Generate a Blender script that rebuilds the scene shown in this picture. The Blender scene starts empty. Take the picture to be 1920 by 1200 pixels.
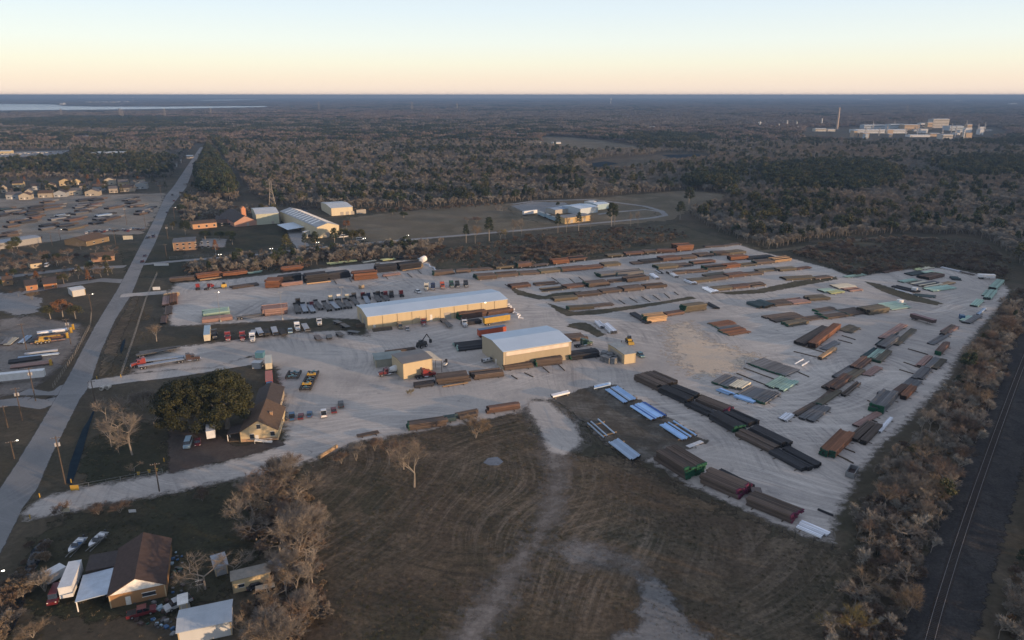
import bpy, math, random
import numpy as np
from mathutils import Vector, Matrix
R = math.radians
random.seed(7)
rs = np.random.RandomState(11)
S = bpy.context.scene
C = S.collection
# ---------------------------------------------------------------- camera, sky, sun, exposure
CAM_H, PITCH, FPX = 105.0, R(17.60), 1330.0
cd = bpy.data.cameras.new('camera'); cam = bpy.data.objects.new('camera', cd); C.objects.link(cam)
cam.location = (0, 0, CAM_H); cam.rotation_euler = (math.pi/2-PITCH, 0, 0)
cd.sensor_width = 36; cd.lens = FPX/1920*36; cd.clip_start = 1; cd.clip_end = 90000
S.camera = cam
SUN_EL, SUN_AZ = R(5.2), R(118)        # azimuth clockwise from +Y
w = bpy.data.worlds.new('World'); S.world = w; w.use_nodes = True
nt = w.node_tree; bg = nt.nodes['Background']
sky = nt.nodes.new('ShaderNodeTexSky'); sky.sky_type = 'NISHITA'; sky.sun_disc = False
sky.sun_elevation = SUN_EL; sky.sun_rotation = SUN_AZ; sky.altitude = 100; sky.air_density = 1.0
sky.dust_density = 0.6; sky.ozone_density = 1.6
# the clear evening gradient the photograph shows away from the sun, laid over the physical sky by elevation
tc_ = nt.nodes.new('ShaderNodeTexCoord'); sx_ = nt.nodes.new('ShaderNodeSeparateXYZ'); rp_ = nt.nodes.new('ShaderNodeValToRGB'); mx_ = nt.nodes.new('ShaderNodeMix'); mx_.data_type = 'RGBA'
sc_ = nt.nodes.new('ShaderNodeVectorMath'); sc_.operation = 'SCALE'; sc_.inputs['Scale'].default_value = 2.75
nt.links.new(tc_.outputs['Generated'], sx_.inputs[0]); nt.links.new(sx_.outputs['Z'], rp_.inputs[0])
el_ = rp_.color_ramp.elements; el_[0].position = 0; el_[0].color = (1.0,.82,.72,1); el_[1].position = 1; el_[1].color = (.34,.38,.50,1)
for p_, c_ in ((.018,(.99,.84,.70)), (.040,(.96,.93,.78)), (.065,(.90,.95,.90)), (.105,(.79,.89,.96)), (.25,(.58,.66,.80)), (.5,(.42,.48,.62))): q_ = el_.new(p_); q_.color = (*c_, 1)
nt.links.new(rp_.outputs[0], sc_.inputs[0]); mx_.inputs[0].default_value = .92
nt.links.new(sky.outputs[0], mx_.inputs[6]); nt.links.new(sc_.outputs[0], mx_.inputs[7]); nt.links.new(mx_.outputs[2], bg.inputs[0]); bg.inputs[1].default_value = 0.15
sl = bpy.data.lights.new('sun', 'SUN'); so = bpy.data.objects.new('sun', sl); C.objects.link(so)
sl.energy = 2.3; sl.angle = R(0.6); sl.color = (1.0, 0.66, 0.38)
sd = Vector((math.sin(SUN_AZ)*math.cos(SUN_EL), math.cos(SUN_AZ)*math.cos(SUN_EL), math.sin(SUN_EL)))
so.rotation_euler = sd.to_track_quat('Z', 'Y').to_euler()
S.view_settings.view_transform = 'Standard'; S.view_settings.look = 'None'
S.view_settings.exposure = 1.3; S.view_settings.gamma = 1
S.render.engine = 'CYCLES'
cy = S.cycles
cy.use_denoising = True; cy.max_bounces = 5; cy.diffuse_bounces = 2; cy.glossy_bounces = 2
cy.transparent_max_bounces = 12; cy.volume_bounces = 0; cy.use_adaptive_sampling = True
# ---------------------------------------------------------------- helpers
CP, SP = math.cos(PITCH), math.sin(PITCH)
def G(px, py, z=0.0):
    u = (px-960)/FPX; v = (600-py)/FPX
    d = Vector((u, CP+v*SP, -SP+v*CP)); t = (z-CAM_H)/d.z
    return Vector((d.x*t, d.y*t, z))
def proj(x, y, z=0.0):            # works on numpy arrays
    dy, dz = y, z-CAM_H
    f = dy*CP-dz*SP; up = dy*SP+dz*CP
    return 960+x/f*FPX, 600-up/f*FPX
def tag(o, label=None, cat=None, group=None, kind=None):
    if label: o['label'] = label
    if cat: o['category'] = cat
    if group: o['group'] = group
    if kind: o['kind'] = kind
    return o
def empty(name, loc, rz=0.0, label=None, cat=None, group=None):
    o = bpy.data.objects.new(name, None); C.objects.link(o)
    o.location = loc; o.rotation_euler = (0, 0, rz); o.empty_display_size = 0.5
    return tag(o, label, cat, group)
class MB:
    def __init__(s): s.v = []; s.f = []; s.m = []; s.t = []; s.cm = 0; s.ct = 0.5
    def add(s, vs, fs):
        b = len(s.v); s.v.extend(vs)
        for f in fs: s.f.append(tuple(b+i for i in f)); s.m.append(s.cm); s.t.append(s.ct)
        return s
    def box(s, x0, x1, y0, y1, z0, z1, taper=0):
        tx = ty = taper
        return s.add([(x0,y0,z0),(x1,y0,z0),(x1,y1,z0),(x0,y1,z0),(x0+tx,y0+ty,z1),(x1-tx,y0+ty,z1),(x1-tx,y1-ty,z1),(x0+tx,y1-ty,z1)],
              [(0,3,2,1),(4,5,6,7),(0,1,5,4),(1,2,6,5),(2,3,7,6),(3,0,4,7)])
    def prism(s, pts, y0, y1):           # profile in xz, swept along y
        n = len(pts); vs = [(p[0],y0,p[1]) for p in pts]+[(p[0],y1,p[1]) for p in pts]
        fs = [tuple(range(n)), tuple(range(2*n-1,n-1,-1))]+[(i,(i+1)%n+0,(i+1)%n+n,i+n)[::-1] for i in range(n)]
        return s.add(vs, fs)
    def prismx(s, pts, x0, x1):          # profile in yz, swept along x
        n = len(pts); vs = [(x0,p[0],p[1]) for p in pts]+[(x1,p[0],p[1]) for p in pts]
        fs = [tuple(range(n-1,-1,-1)), tuple(range(n,2*n))]+[(i,(i+1)%n,(i+1)%n+n,i+n) for i in range(n)]
        return s.add(vs, fs)
    def tube(s, a, b, r0, r1=None, n=6, caps=True):
        r1 = r0 if r1 is None else r1
        a = Vector(a); b = Vector(b); d = (b-a)
        if d.length < 1e-6: return s
        d.normalize(); u = d.orthogonal().normalized(); w_ = d.cross(u)
        vs = []
        for p, r in ((a, r0), (b, r1)):
            for k in range(n):
                t = 2*math.pi*k/n+0.3; q = p+u*(r*math.cos(t))+w_*(r*math.sin(t)); vs.append((q.x,q.y,q.z))
        fs = [(k,(k+1)%n,(k+1)%n+n,k+n) for k in range(n)]
        if caps: fs += [tuple(range(n-1,-1,-1)), tuple(range(n,2*n))]
        return s.add(vs, fs)
    def quad(s, a, b, c, d): return s.add([tuple(a),tuple(b),tuple(c),tuple(d)], [(0,1,2,3)])
    def mesh(s, name, mats):
        me = bpy.data.meshes.new(name); me.from_pydata(s.v, [], s.f)
        for m in (mats if isinstance(mats, (list, tuple)) else [mats]): me.materials.append(m)
        if any(s.m): me.polygons.foreach_set('material_index', s.m)
        at = me.attributes.new('tone', 'FLOAT', 'FACE'); at.data.foreach_set('value', s.t)
        me.update(); return me
    def build(s, name, mats, parent=None, loc=None, rz=0):
        o = bpy.data.objects.new(name, s.mesh(name, mats)); C.objects.link(o)
        if parent: o.parent = parent
        if loc is not None: o.location = loc
        if rz: o.rotation_euler = (0, 0, rz)
        return o
def child(name, me, parent, loc=(0,0,0), rz=0, sc=None):
    o = bpy.data.objects.new(name, me); C.objects.link(o); o.parent = parent; o.location = loc
    if rz: o.rotation_euler = (0, 0, rz)
    if sc: o.scale = sc
    return o
# ---------------------------------------------------------------- materials
def newmat(name):
    m = bpy.data.materials.new(name); m.use_nodes = True; t = m.node_tree
    return m, t, t.nodes['Principled BSDF']
class NG:
    def __init__(s, t): s.t = t
    def n(s, typ, **k):
        x = s.t.nodes.new(typ)
        for a, b in k.items(): setattr(x, a, b)
        return x
    def lk(s, a, b): s.t.links.new(a, b)
    def pos(s, scale=(1,1,1), rot=0.0):
        tc = s.n('ShaderNodeTexCoord'); mp = s.n('ShaderNodeMapping')
        mp.inputs['Scale'].default_value = scale; mp.inputs['Rotation'].default_value = (0,0,rot)
        s.lk(tc.outputs['Object'], mp.inputs[0]); return mp.outputs[0]
    def noise(s, vec, scale, detail=4, rough=.55, dist=0):
        x = s.n('ShaderNodeTexNoise'); x.inputs['Scale'].default_value = scale; x.inputs['Detail'].default_value = detail
        x.inputs['Roughness'].default_value = rough; x.inputs['Distortion'].default_value = dist
        s.lk(vec, x.inputs['Vector']); return x.outputs['Fac']
    def rng(s, v, a, b, c=0, d=1):
        x = s.n('ShaderNodeMapRange'); x.inputs[1].default_value = a; x.inputs[2].default_value = b
        x.inputs[3].default_value = c; x.inputs[4].default_value = d; s.lk(v, x.inputs[0]); return x.outputs[0]
    def mix(s, f, a, b, mode='MIX'):
        x = s.n('ShaderNodeMix', data_type='RGBA', blend_type=mode)
        if isinstance(f, (int, float)): x.inputs[0].default_value = f
        else: s.lk(f, x.inputs[0])
        for i, c in ((6, a), (7, b)):
            if isinstance(c, tuple): x.inputs[i].default_value = (*c, 1)
            else: s.lk(c, x.inputs[i])
        return x.outputs[2]
    def math(s, op, a, b):
        x = s.n('ShaderNodeMath', operation=op)
        for i, c in ((0, a), (1, b)):
            if isinstance(c, (int, float)): x.inputs[i].default_value = c
            else: s.lk(c, x.inputs[i])
        return x.outputs[0]
    def mulc(s, col, val):
        x = s.n('ShaderNodeVectorMath', operation='SCALE'); s.lk(col, x.inputs[0]); s.lk(val, x.inputs['Scale']); return x.outputs[0]
MC = {}
def M(name, c1, c2=None, scale=1.0, rough=.75, metal=0.0, rnd=0.0, tone=False, stretch=(1,1,1), spec=.3, emit=0):
    if name in MC: return MC[name]
    m, t, b = newmat(name); g = NG(t)
    if c2 is None: c2 = tuple(min(1, x*1.25+.005) for x in c1)
    f = g.rng(g.noise(g.pos(stretch), scale, 5, .6), .36, .64)
    col = g.mix(f, c1, c2)
    if rnd:
        oi = g.n('ShaderNodeObjectInfo'); col = g.mulc(col, g.rng(oi.outputs['Random'], 0, 1, 1-rnd, 1+rnd))
    if tone:
        at = g.n('ShaderNodeAttribute'); at.attribute_name = 'tone'; col = g.mulc(col, g.rng(at.outputs['Fac'], 0, 1, .55, 1.45))
    g.lk(col, b.inputs['Base Color']); b.inputs['Roughness'].default_value = rough; b.inputs['Metallic'].default_value = metal
    b.inputs['Specular IOR Level'].default_value = spec
    if emit: b.inputs['Emission Color'].default_value = (*c1, 1); b.inputs['Emission Strength'].default_value = emit
    MC[name] = m; return m
def edge_alpha(g, b, pos, sc=.35, amp=1.6, wide=.17):
    at = g.n('ShaderNodeAttribute'); at.attribute_name = 'edge'
    nz = g.math('MULTIPLY', g.math('SUBTRACT', g.noise(pos, sc, 6, .65), .5), amp*2)
    a = g.rng(g.math('ADD', at.outputs['Fac'], nz), -wide, wide*1.2)
    g.lk(a, b.inputs['Alpha'])
def groundmat(name, cols, scales=(.012, .09, .9), streak=None, rough=.95, bump=.25, alpha=True, fine=(.75, 1.3), asc=.35, amp=1.6, wide=.17, spots=None):
    """cols: three natural colours of the ground mixed by noises of three sizes; streak=(angle, strength, colour)"""
    m, t, b = newmat(name); g = NG(t); p = g.pos()
    c = g.mix(g.rng(g.noise(p, scales[0], 4, .6, .6), .4, .6), cols[0], cols[1])
    c = g.mix(g.rng(g.noise(p, scales[1], 5, .65, .4), .48, .68), c, cols[2])
    if streak:
        # wheel and mower marks: three families of drawn-out streaks bent by a slow noise, each in its own areas
        wn = g.n('ShaderNodeTexNoise'); wn.inputs['Scale'].default_value = .012; wn.inputs['Detail'].default_value = 1; g.lk(p, wn.inputs['Vector'])
        wv = g.n('ShaderNodeVectorMath', operation='MULTIPLY_ADD'); g.lk(wn.outputs['Color'], wv.inputs[0]); wv.inputs[1].default_value = (55, 55, 0); g.lk(p, wv.inputs[2])
        for k_, da in enumerate((0, 52, -38)):
            mp = g.n('ShaderNodeMapping'); mp.inputs['Rotation'].default_value = (0, 0, streak[0]+R(da)); mp.inputs['Location'].default_value = (13*k_, 7*k_, 0); g.lk(wv.outputs[0], mp.inputs[0])
            m2 = g.n('ShaderNodeMapping'); m2.inputs['Scale'].default_value = (.03, .55, 1); g.lk(mp.outputs[0], m2.inputs[0])
            sf = g.math('MULTIPLY', g.rng(g.noise(m2.outputs[0], 1.0, 5, .72, .2), .47, .66), streak[1])
            m3 = g.n('ShaderNodeMapping'); m3.inputs['Location'].default_value = (90*k_, 40*k_, 5*k_); g.lk(p, m3.inputs[0])
            sf = g.math('MULTIPLY', sf, g.rng(g.noise(m3.outputs[0], .018, 2, .5), .44, .6))
            c = g.mix(sf, c, streak[2] if k_ != 1 or len(streak) < 4 else streak[3])
    if spots:
        c = g.mix(g.math('MULTIPLY', g.rng(g.noise(p, .16, 5, .7, .8), .62, .70), .7), c, spots)
        c = g.mix(g.math('MULTIPLY', g.rng(g.noise(p, .035, 3, .6, 1.2), .60, .68), .45), c, tuple(q*1.5 for q in spots))
    fn = g.noise(p, scales[2], 6, .75)
    c = g.mulc(c, g.rng(fn, .25, .75, fine[0], fine[1]))
    g.lk(c, b.inputs['Base Color']); b.inputs['Roughness'].default_value = rough; b.inputs['Specular IOR Level'].default_value = .15
    bp = g.n('ShaderNodeBump'); bp.inputs['Strength'].default_value = bump; bp.inputs['Distance'].default_value = .3
    g.lk(fn, bp.inputs['Height']); g.lk(bp.outputs[0], b.inputs['Normal'])
    if alpha: edge_alpha(g, b, p, asc, amp, wide)
    return m
def sdf(px, py, poly):
    d = np.full(px.shape, 1e18); ins = np.zeros(px.shape, bool); n = len(poly)
    for i in range(n):
        ax, ay = poly[i]; bx, by = poly[(i+1) % n]; ex, ey = bx-ax, by-ay
        t = np.clip(((px-ax)*ex+(py-ay)*ey)/max(ex*ex+ey*ey, 1e-9), 0, 1)
        d = np.minimum(d, (px-ax-t*ex)**2+(py-ay-t*ey)**2)
        c = ((ay > py) != (by > py)) & (px < (bx-ax)*(py-ay)/((by-ay) if abs(by-ay) > 1e-9 else 1e-9)+ax)
        ins ^= c
    d = np.sqrt(d); return np.where(ins, d, -d)
def wpoly(pts): return [(G(*p).x, G(*p).y) for p in pts]
def sheet(name, pts, z, m, res=2.0, soft=3.0, world=False):
    """an irregular sheet of ground following a traced outline, its border broken up by the material"""
    poly = pts if world else wpoly(pts)
    xs = [p[0] for p in poly]; ys = [p[1] for p in poly]
    X = np.arange(min(xs)-soft-res, max(xs)+soft+res, res); Y = np.arange(min(ys)-soft-res, max(ys)+soft+res, res)
    gx, gy = np.meshgrid(X, Y); d = sdf(gx, gy, poly)
    keep = np.maximum.reduce([d[:-1,:-1], d[1:,:-1], d[:-1,1:], d[1:,1:]]) > -soft
    idx = np.arange(gx.size).reshape(gx.shape)
    q = np.stack([idx[:-1,:-1][keep], idx[:-1,1:][keep], idx[1:,1:][keep], idx[1:,:-1][keep]], 1)
    used, inv = np.unique(q, return_inverse=True); q = inv.reshape(q.shape)
    co = np.stack([gx.ravel()[used], gy.ravel()[used], np.full(used.size, z)], 1)
    me = bpy.data.meshes.new(name); me.from_pydata(co.tolist(), [], q.tolist()); me.materials.append(m)
    at = me.attributes.new('edge', 'FLOAT', 'POINT'); at.data.foreach_set('value', (d.ravel()[used]/soft).astype('f'))
    o = bpy.data.objects.new(name, me); C.objects.link(o); o['kind'] = 'structure'; return o
def ribbon(pts, width, world=False):
    P = [Vector((p[0], p[1])) if world else G(*p).to_2d() for p in pts]; L = []; Q = []
    for i, p in enumerate(P):
        t = (P[min(i+1, len(P)-1)]-P[max(i-1, 0)]).normalized(); n = Vector((-t.y, t.x))*width/2
        L.append(tuple(p+n)); Q.append(tuple(p-n))
    return L+Q[::-1]
# ================================================================= THE SETTING
m_ground = groundmat('m_ground', [(.072,.058,.040), (.052,.050,.032), (.105,.084,.058)], (.006,.05,.6), None, alpha=False, fine=(.6,1.45))
b_ = MB(); b_.quad((-23000,-250,0),(23000,-250,0),(23000,26000,0),(-23000,26000,0))
tag(b_.build('ground', m_ground), kind='structure')
GRAV = [(.430,.388,.350), (.49,.442,.395), (.345,.318,.295)]
m_yard = groundmat('m_gravel_yard', GRAV, (.011,.045,1.1), (R(24), .9, (.62,.57,.515), (.27,.25,.235)), fine=(.86,1.13), amp=1.1, wide=.35, spots=(.22,.205,.195))
m_track = groundmat('m_dirt_track', [(.20,.175,.155), (.25,.22,.195), (.13,.11,.092)], (.03,.1,.9), (R(-55), .7, (.22,.20,.18)), fine=(.6,1.4), asc=.3, amp=1.5, wide=.6)
m_asph = groundmat('m_asphalt_road', [(.205,.205,.205), (.25,.245,.24), (.17,.172,.175)], (.02,.06,1.4), (R(58), .5, (.31,.305,.30)), fine=(.9,1.1), amp=.5, bump=.05)
m_tan = groundmat('m_dry_field', [(.155,.125,.085), (.115,.095,.062), (.20,.165,.115)], (.012,.035,.5), (R(5), .4, (.10,.09,.055)), fine=(.8,1.2), asc=.08)
m_mud = groundmat('m_dark_field', [(.084,.062,.042), (.054,.048,.030), (.125,.094,.062)], (.018,.11,.8), (R(-42), .8, (.19,.15,.112), (.04,.034,.025)), fine=(.35,1.7), bump=.8, asc=.2)
m_lawn = groundmat('m_lawn', [(.036,.038,.021), (.060,.052,.032), (.022,.024,.014)], (.03,.1,1.0), None, fine=(.5,1.5), asc=.2, amp=2)
m_strip = groundmat('m_grass_strip', [(.085,.072,.044), (.062,.058,.036), (.12,.098,.066)], (.03,.12,1.0), None, fine=(.6,1.4), asc=.4)
m_tansand = groundmat('m_tan_sand', [(.62,.48,.35), (.54,.44,.34), (.44,.39,.34)], (.04,.12,1.0), (R(30), .6, (.7,.58,.45)), fine=(.8,1.2), asc=.35, amp=1.2)
m_bark = groundmat('m_brown_lot', [(.085,.065,.055), (.07,.058,.05), (.11,.09,.075)], (.05,.15,1.0), None, asc=.3)
# fields first (lowest), then roads and the yard
sheet('dry_field', [(640,432),(655,408),(800,391),(960,381),(1100,372),(1290,357),(1370,366),(1350,382),(1290,395),(1262,412),(1180,420),(960,436),(800,449),(700,458)], .05, m_tan, 5, 6)
sheet('scrub_field', [(820,505),(800,470),(960,446),(1150,428),(1270,420),(1330,440),(1440,468),(1400,476),(1290,468),(1100,484),(980,500),(900,508)], .05, m_strip, 4, 8)
sheet('far_clearing', [(1005,257),(1060,257),(1120,262),(1195,274),(1200,281),(1120,283),(1060,280),(1020,270)], .2, m_tan, 25, 25)
sheet('grassy_strip', [(815,304.5),(900,299),(1000,296),(1090,300),(1000,302),(900,303)], .2, m_tan, 12, 10)
sheet('scrub_meadow', [(1480,470),(1560,452),(1690,444),(1830,455),(1900,480),(1890,520),(1790,497),(1660,508),(1600,520),(1540,494)], .05, m_strip, 5, 10)
sheet('field', [(600,870),(700,815),(960,775),(1000,790),(1030,850),(1090,855),(1190,860),(1290,925),(1480,1010),(1600,1040),(1640,1250),(1500,1400),(700,1400),(570,1200),(560,960)], .03, m_mud, 2.5, 8)
sheet('lawn', [(165,830),(240,790),(320,800),(310,885),(160,912),(150,880)], .03, m_lawn, 1.5, 3)
sheet('back_lawn', [(60,1010),(140,965),(330,925),(470,900),(520,1000),(440,1110),(330,1150),(180,1165),(60,1160),(20,1100)], .03, m_lawn, 1.5, 4)
sheet('green_verge', [(345,470),(345,520),(240,520),(225,470)], .03, m_lawn, 3, 3)
sheet('churchyard_grass', [(370,470),(400,415),(450,425),(525,405),(560,440),(570,462),(420,480)], .05, m_lawn, 3, 5)
m_lot = groundmat('m_concrete_lot', [(.27,.265,.26), (.24,.235,.235), (.31,.30,.29)], (.02,.08,1.0), None, fine=(.85,1.15), asc=.3)
m_yardtan = groundmat('m_yard_tan', [(.24,.205,.165), (.29,.255,.21), (.16,.135,.105)], (.012,.035,.5), (R(5), .5, (.33,.29,.25)), fine=(.8,1.2), asc=.08)
# far-left pipe yard ground, workshop aprons, side streets
sheet('pipe_yard_ground', [(-10,372),(150,366),(312,362),(300,392),(268,440),(180,440),(-10,470)], .06, m_yardtan, 5, 6)
sheet('concrete_apron', [(525,402),(560,400),(580,460),(560,470),(545,450)], .07, m_lot, 2.5, 2)
sheet('shed_yard', [(955,385),(1020,376),(1130,374),(1215,390),(1235,405),(1180,415),(1010,418),(960,402)], .07, m_tan, 4, 6)
sheet('compound_gravel', [(958,386),(1000,378),(1060,380),(1078,396),(1040,400),(985,399)], .085, m_lot, 3, 5)
sheet('parking_lot', [(372,462),(380,447),(425,448),(422,464)], .07, m_lot, 2.5, 2)
sheet('gravel_lot', [(-10,578),(-10,548),(40,552),(80,560),(70,585),(40,596)], .04, m_lot, 2, 3)
sheet('work_yard', [(-10,600),(60,592),(150,608),(152,640),(110,690),(60,730),(0,745),(-10,745)], .04, m_track, 2, 3)
sheet('mud_pond_ground', [(1090,306),(1130,297),(1220,292),(1240,287),(1320,289),(1335,297),(1250,303),(1190,318),(1120,318)], .2, m_mud, 12, 12)
# roads
road_px = [(-60,1010),(0,916),(26,878),(70,806),(129,705),(178,612),(222,540),(242,502),(260,467),(290,410),(310,368),(325,350),(362,295),(375,276),(381,276),(371,295),(349,352),(317,393),(290,458),(267,502),(247,552),(216,600),(189,660),(168,724),(149,750),(93,862),(72,913),(42,955),(0,1040),(-60,1140)]
sheet('road', road_px, .10, m_asph, 2.0, 1.0)
def street(name, pts, wd, m=m_asph, z=.08, res=1.5, soft=1.0): return sheet(name, ribbon(pts, wd), z, m, res, soft, world=True)
street('side_street', [(-20,760),(40,752),(85,760),(110,745)], 8)
street('junction_street', [(40,735),(95,742),(130,722)], 7)
street('cross_street', [(-20,524),(80,511),(150,503),(235,500)], 8)
street('lower_cross_street', [(-20,560),(100,538),(190,525),(240,528)], 9)
street('lane', [(255,497),(340,489),(480,478),(590,465),(760,450),(870,441),(1000,430),(1100,420),(1220,409),(1248,404),(1240,396),(1210,387),(1150,379),(1110,374),(1000,377),(960,383)], 6, m_lot, .09, 2)
street('yard_loop', [(1238,397),(1210,393),(1150,398),(1120,402)], 5, m_lot, .095, 2)
street('dirt_road', [(1385,475),(1470,468),(1540,460),(1640,446),(1760,446)], 7, m_tan, .07, 2)
street('gate_drive', [(225,555),(262,552),(312,548)], 8, m_yard, .11, 1.5)
street('upper_drive', [(165,722),(235,711),(330,700),(400,689),(480,676)], 9, m_yard, .11, 1.5)
# the gravel yard in one sheet
yard = [(316,548),(332,531),(430,524),(560,509),(640,499),(760,488),(800,490),(815,506),(900,508),(1000,503),(1100,489),(1180,481),(1290,471),(1340,462),(1385,459),(1425,472),(1500,489),(1560,505),(1600,521),(1660,510),(1740,501),(1800,507),(1870,522),(1893,545),(1870,580),(1840,612),(1800,665),(1775,710),(1735,755),(1690,800),(1650,835),(1612,885),(1590,925),(1568,965),(1557,1018),(1480,992),(1380,948),(1290,908),(1225,868),(1180,855),(1120,800),(1075,752),(1000,748),(975,772),(900,790),(770,812),(660,832),(600,857),(560,872),(460,895),(300,928),(170,950),(58,975),(40,962),(75,937),(140,918),(312,888),(420,868),(500,845),(536,826),(532,745),(520,690),(470,668),(400,690),(250,700),(262,672),(300,655),(400,643),(480,634),(560,624),(640,620),(690,632),(688,600),(600,596),(450,606),(322,612),(312,580)]
sheet('gravel_yard', yard, .12, m_yard, 1.6, 3.5)
sheet('asphalt_lot', [(318,806),(350,795),(420,822),(440,838),(525,825),(535,835),(450,858),(315,888)], .13, m_bark, 1.2, 1.5)
sheet('sand_patch', [(1255,610),(1290,605),(1330,640),(1390,660),(1420,665),(1370,700),(1300,705),(1260,670)], .14, m_tansand, 1.5, 16)
sheet('grass_median', [(1025,568),(1050,576),(1075,585),(1150,578),(1240,566),(1296,556),(1305,560),(1200,578),(1120,590),(1062,593),(1045,584)], .14, m_strip, 1.0, 1.2)
sheet('grass_bank', [(950,536),(985,548),(1020,556),(1040,550),(1090,546),(1080,552),(1040,561),(1010,562),(970,553)], .14, m_strip, 1.0, 1.2)
sheet('weedy_strip', [(1345,549),(1420,543),(1490,528),(1568,519),(1570,524),(1500,537),(1430,550),(1370,553)], .14, m_strip, 1.0, 1.5)
sheet('weedy_patch', [(1060,612),(1075,606),(1100,605),(1120,618),(1135,628),(1120,633),(1100,622)], .14, m_strip, 1.0, 1.5)
sheet('weedy_bank', [(1620,528),(1650,533),(1700,550),(1768,569),(1755,573),(1700,563),(1650,545)], .14, m_strip, 1.0, 1.5)
m_pocket = groundmat('m_laydown_dirt', [(.085,.072,.056), (.125,.11,.092), (.19,.175,.155)], (.05,.12,1.0), (R(40), .5, (.05,.045,.035)), fine=(.6,1.35), asc=.25)
sheet('laydown_dirt', [(1035,748),(1075,735),(1115,725),(1155,722),(1180,740),(1250,780),(1325,828),(1300,840),(1225,862),(1190,862),(1150,845),(1105,806),(1075,775)], .15, m_pocket, 1.2, 2.5)
sheet('dirt_track', [(955,758),(985,748),(1030,752),(1075,790),(1090,835),(1062,856),(1055,900),(1050,960),(1020,1000),(985,1060),(950,1130),(905,1215),(860,1260),(800,1260),(850,1190),(930,1090),(990,1020),(1020,960),(1035,890),(1020,860),(1012,800),(985,775)], .05, m_track, 1.5, 6)
sheet('gravel_spur', [(985,752),(1025,752),(1055,775),(1082,800),(1090,832),(1060,852),(1030,850),(1018,815),(1000,785)], .07, m_yard, 1.2, 2.5)
sheet('worn_dirt', [(1040,1030),(1080,1012),(1120,1020),(1180,1045),(1215,1080),(1150,1062),(1070,1062)], .06, m_track, 1.5, 4)
sheet('pale_dirt', [(1195,1080),(1225,1085),(1262,1130),(1335,1210),(1320,1240),(1130,1240),(1150,1195),(1190,1180),(1205,1140)], .065, groundmat('m_pale_dirt', [(.17,.165,.16), (.22,.21,.20), (.12,.11,.10)], (.05,.12,.9), (R(-30), .5, (.27,.26,.25)), fine=(.7,1.3), asc=.25, amp=1.3, wide=.25), 1.2, 4)
sheet('drain_verge', [(250,555),(262,556),(235,620),(205,705),(185,706),(200,640)], .12, m_mud, 1.2, 1.5)
# railway embankment
m_ballast = groundmat('m_ballast', [(.036,.034,.034), (.050,.046,.043), (.024,.023,.023)], (.05,.2,1.6), None, fine=(.45,1.7), asc=.4, amp=1.6)
sheet('railway_bed', [(1650,1260),(1700,1130),(1760,985),(1840,770),(1900,590),(1945,480),(1990,480),(1975,600),(1955,730),(1915,890),(1870,1050),(1810,1260)], .08, m_ballast, 1.2, 2)
# water
mw, t_, pb = newmat('m_water'); g_ = NG(t_)
pb.inputs['Base Color'].default_value = (.03,.05,.07,1); pb.inputs['Roughness'].default_value = .25
bp_ = g_.n('ShaderNodeBump'); bp_.inputs['Strength'].default_value = .15
g_.lk(g_.noise(g_.pos(), .5, 3), bp_.inputs['Height']); g_.lk(bp_.outputs[0], pb.inputs['Normal'])
def water(name, pts, z, m=mw, soft=0):
    b = MB(); P = wpoly(pts); b.add([(x, y, z) for x, y in P], [tuple(range(len(P)))]); o = b.build(name, m); o['kind'] = 'structure'; return o
mwl = M('m_lake_water', (.55,.66,.76), (.62,.72,.82), .001, .22, 0, spec=1.0)
water('lake', [(-300,209),(0,207),(60,206.5),(130,206),(230,205),(340,203.5),(430,201.8),(500,200.6),(505,199.2),(430,199.3),(300,200.2),(180,200.2),(120,199),(100,196),(60,195.3),(0,195),(-300,195)][::-1], .6, mwl)
water('far_lake', [(365,189.3),(420,189.6),(470,188.2),(488,186.6),(440,186.2),(385,187.2)][::-1], .6, mwl)
mditch = M('m_ditch_water', (.014,.026,.038), (.02,.036,.05), .3, .9, spec=.02)
water('ditch_water', [(124,906),(131,870),(146,828),(155,805),(165,790),(174,772),(178,770),(168,800),(155,848),(143,886),(134,910)][::-1], .14, mditch)
water('ditch_pool', [(225,655),(230,640),(235,634),(235,642),(231,655),(227,664)][::-1], .15, mditch)
water('drain_water', [(25,1120),(45,1070),(60,1030),(85,1010),(92,1020),(60,1080),(40,1150),(20,1190),(0,1200),(0,1160)][::-1], .06, M('m_drain', (.012,.018,.024), None, .3, .2))
water('pond', [(1092,309),(1135,303),(1160,307),(1120,315)][::-1], .5, mditch)
water('silt_pond', [(1240,291),(1310,289.5),(1318,293),(1262,297)][::-1], .5, mditch)
water('puddle', [(906,868),(915,859),(933,857),(944,866),(935,873),(918,873)][::-1], .08, M('m_puddle', (.12,.13,.15), None, .5, .25))
# ================================================================= BUILDERS
PIPE = {'r': ('rust brown', (.105,.060,.044)), 'o': ('orange rusted', (.17,.072,.034)), 'b': ('brown', (.088,.064,.050)),
 'k': ('black', (.022,.022,.026)), 'g': ('grey', (.13,.13,.135)), 'e': ('sage green', (.28,.40,.34)), 'y': ('yellow green', (.42,.46,.24)),
 's': ('silver', (.60,.62,.66)), 'B': ('sky blue', (.30,.48,.74)), 'p': ('pinkish brown', (.27,.17,.145)), 't': ('tan', (.36,.235,.13)),
 'O': ('olive brown', (.105,.088,.060)), 'c': ('cream', (.50,.46,.36)), 'S': ('steel blue', (.30,.38,.48)), 'd': ('deep blue', (.04,.12,.38)),
 'n': ('dark teal', (.03,.055,.06)), 'w': ('white', (.75,.75,.76))}
CAPC = {'g': ('dark green', (.012,.065,.04)), 'G': ('bright green', (.008,.085,.042)), 'm': ('magenta', (.11,.014,.05)), 'e': ('pale green', (.25,.36,.32))}
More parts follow.
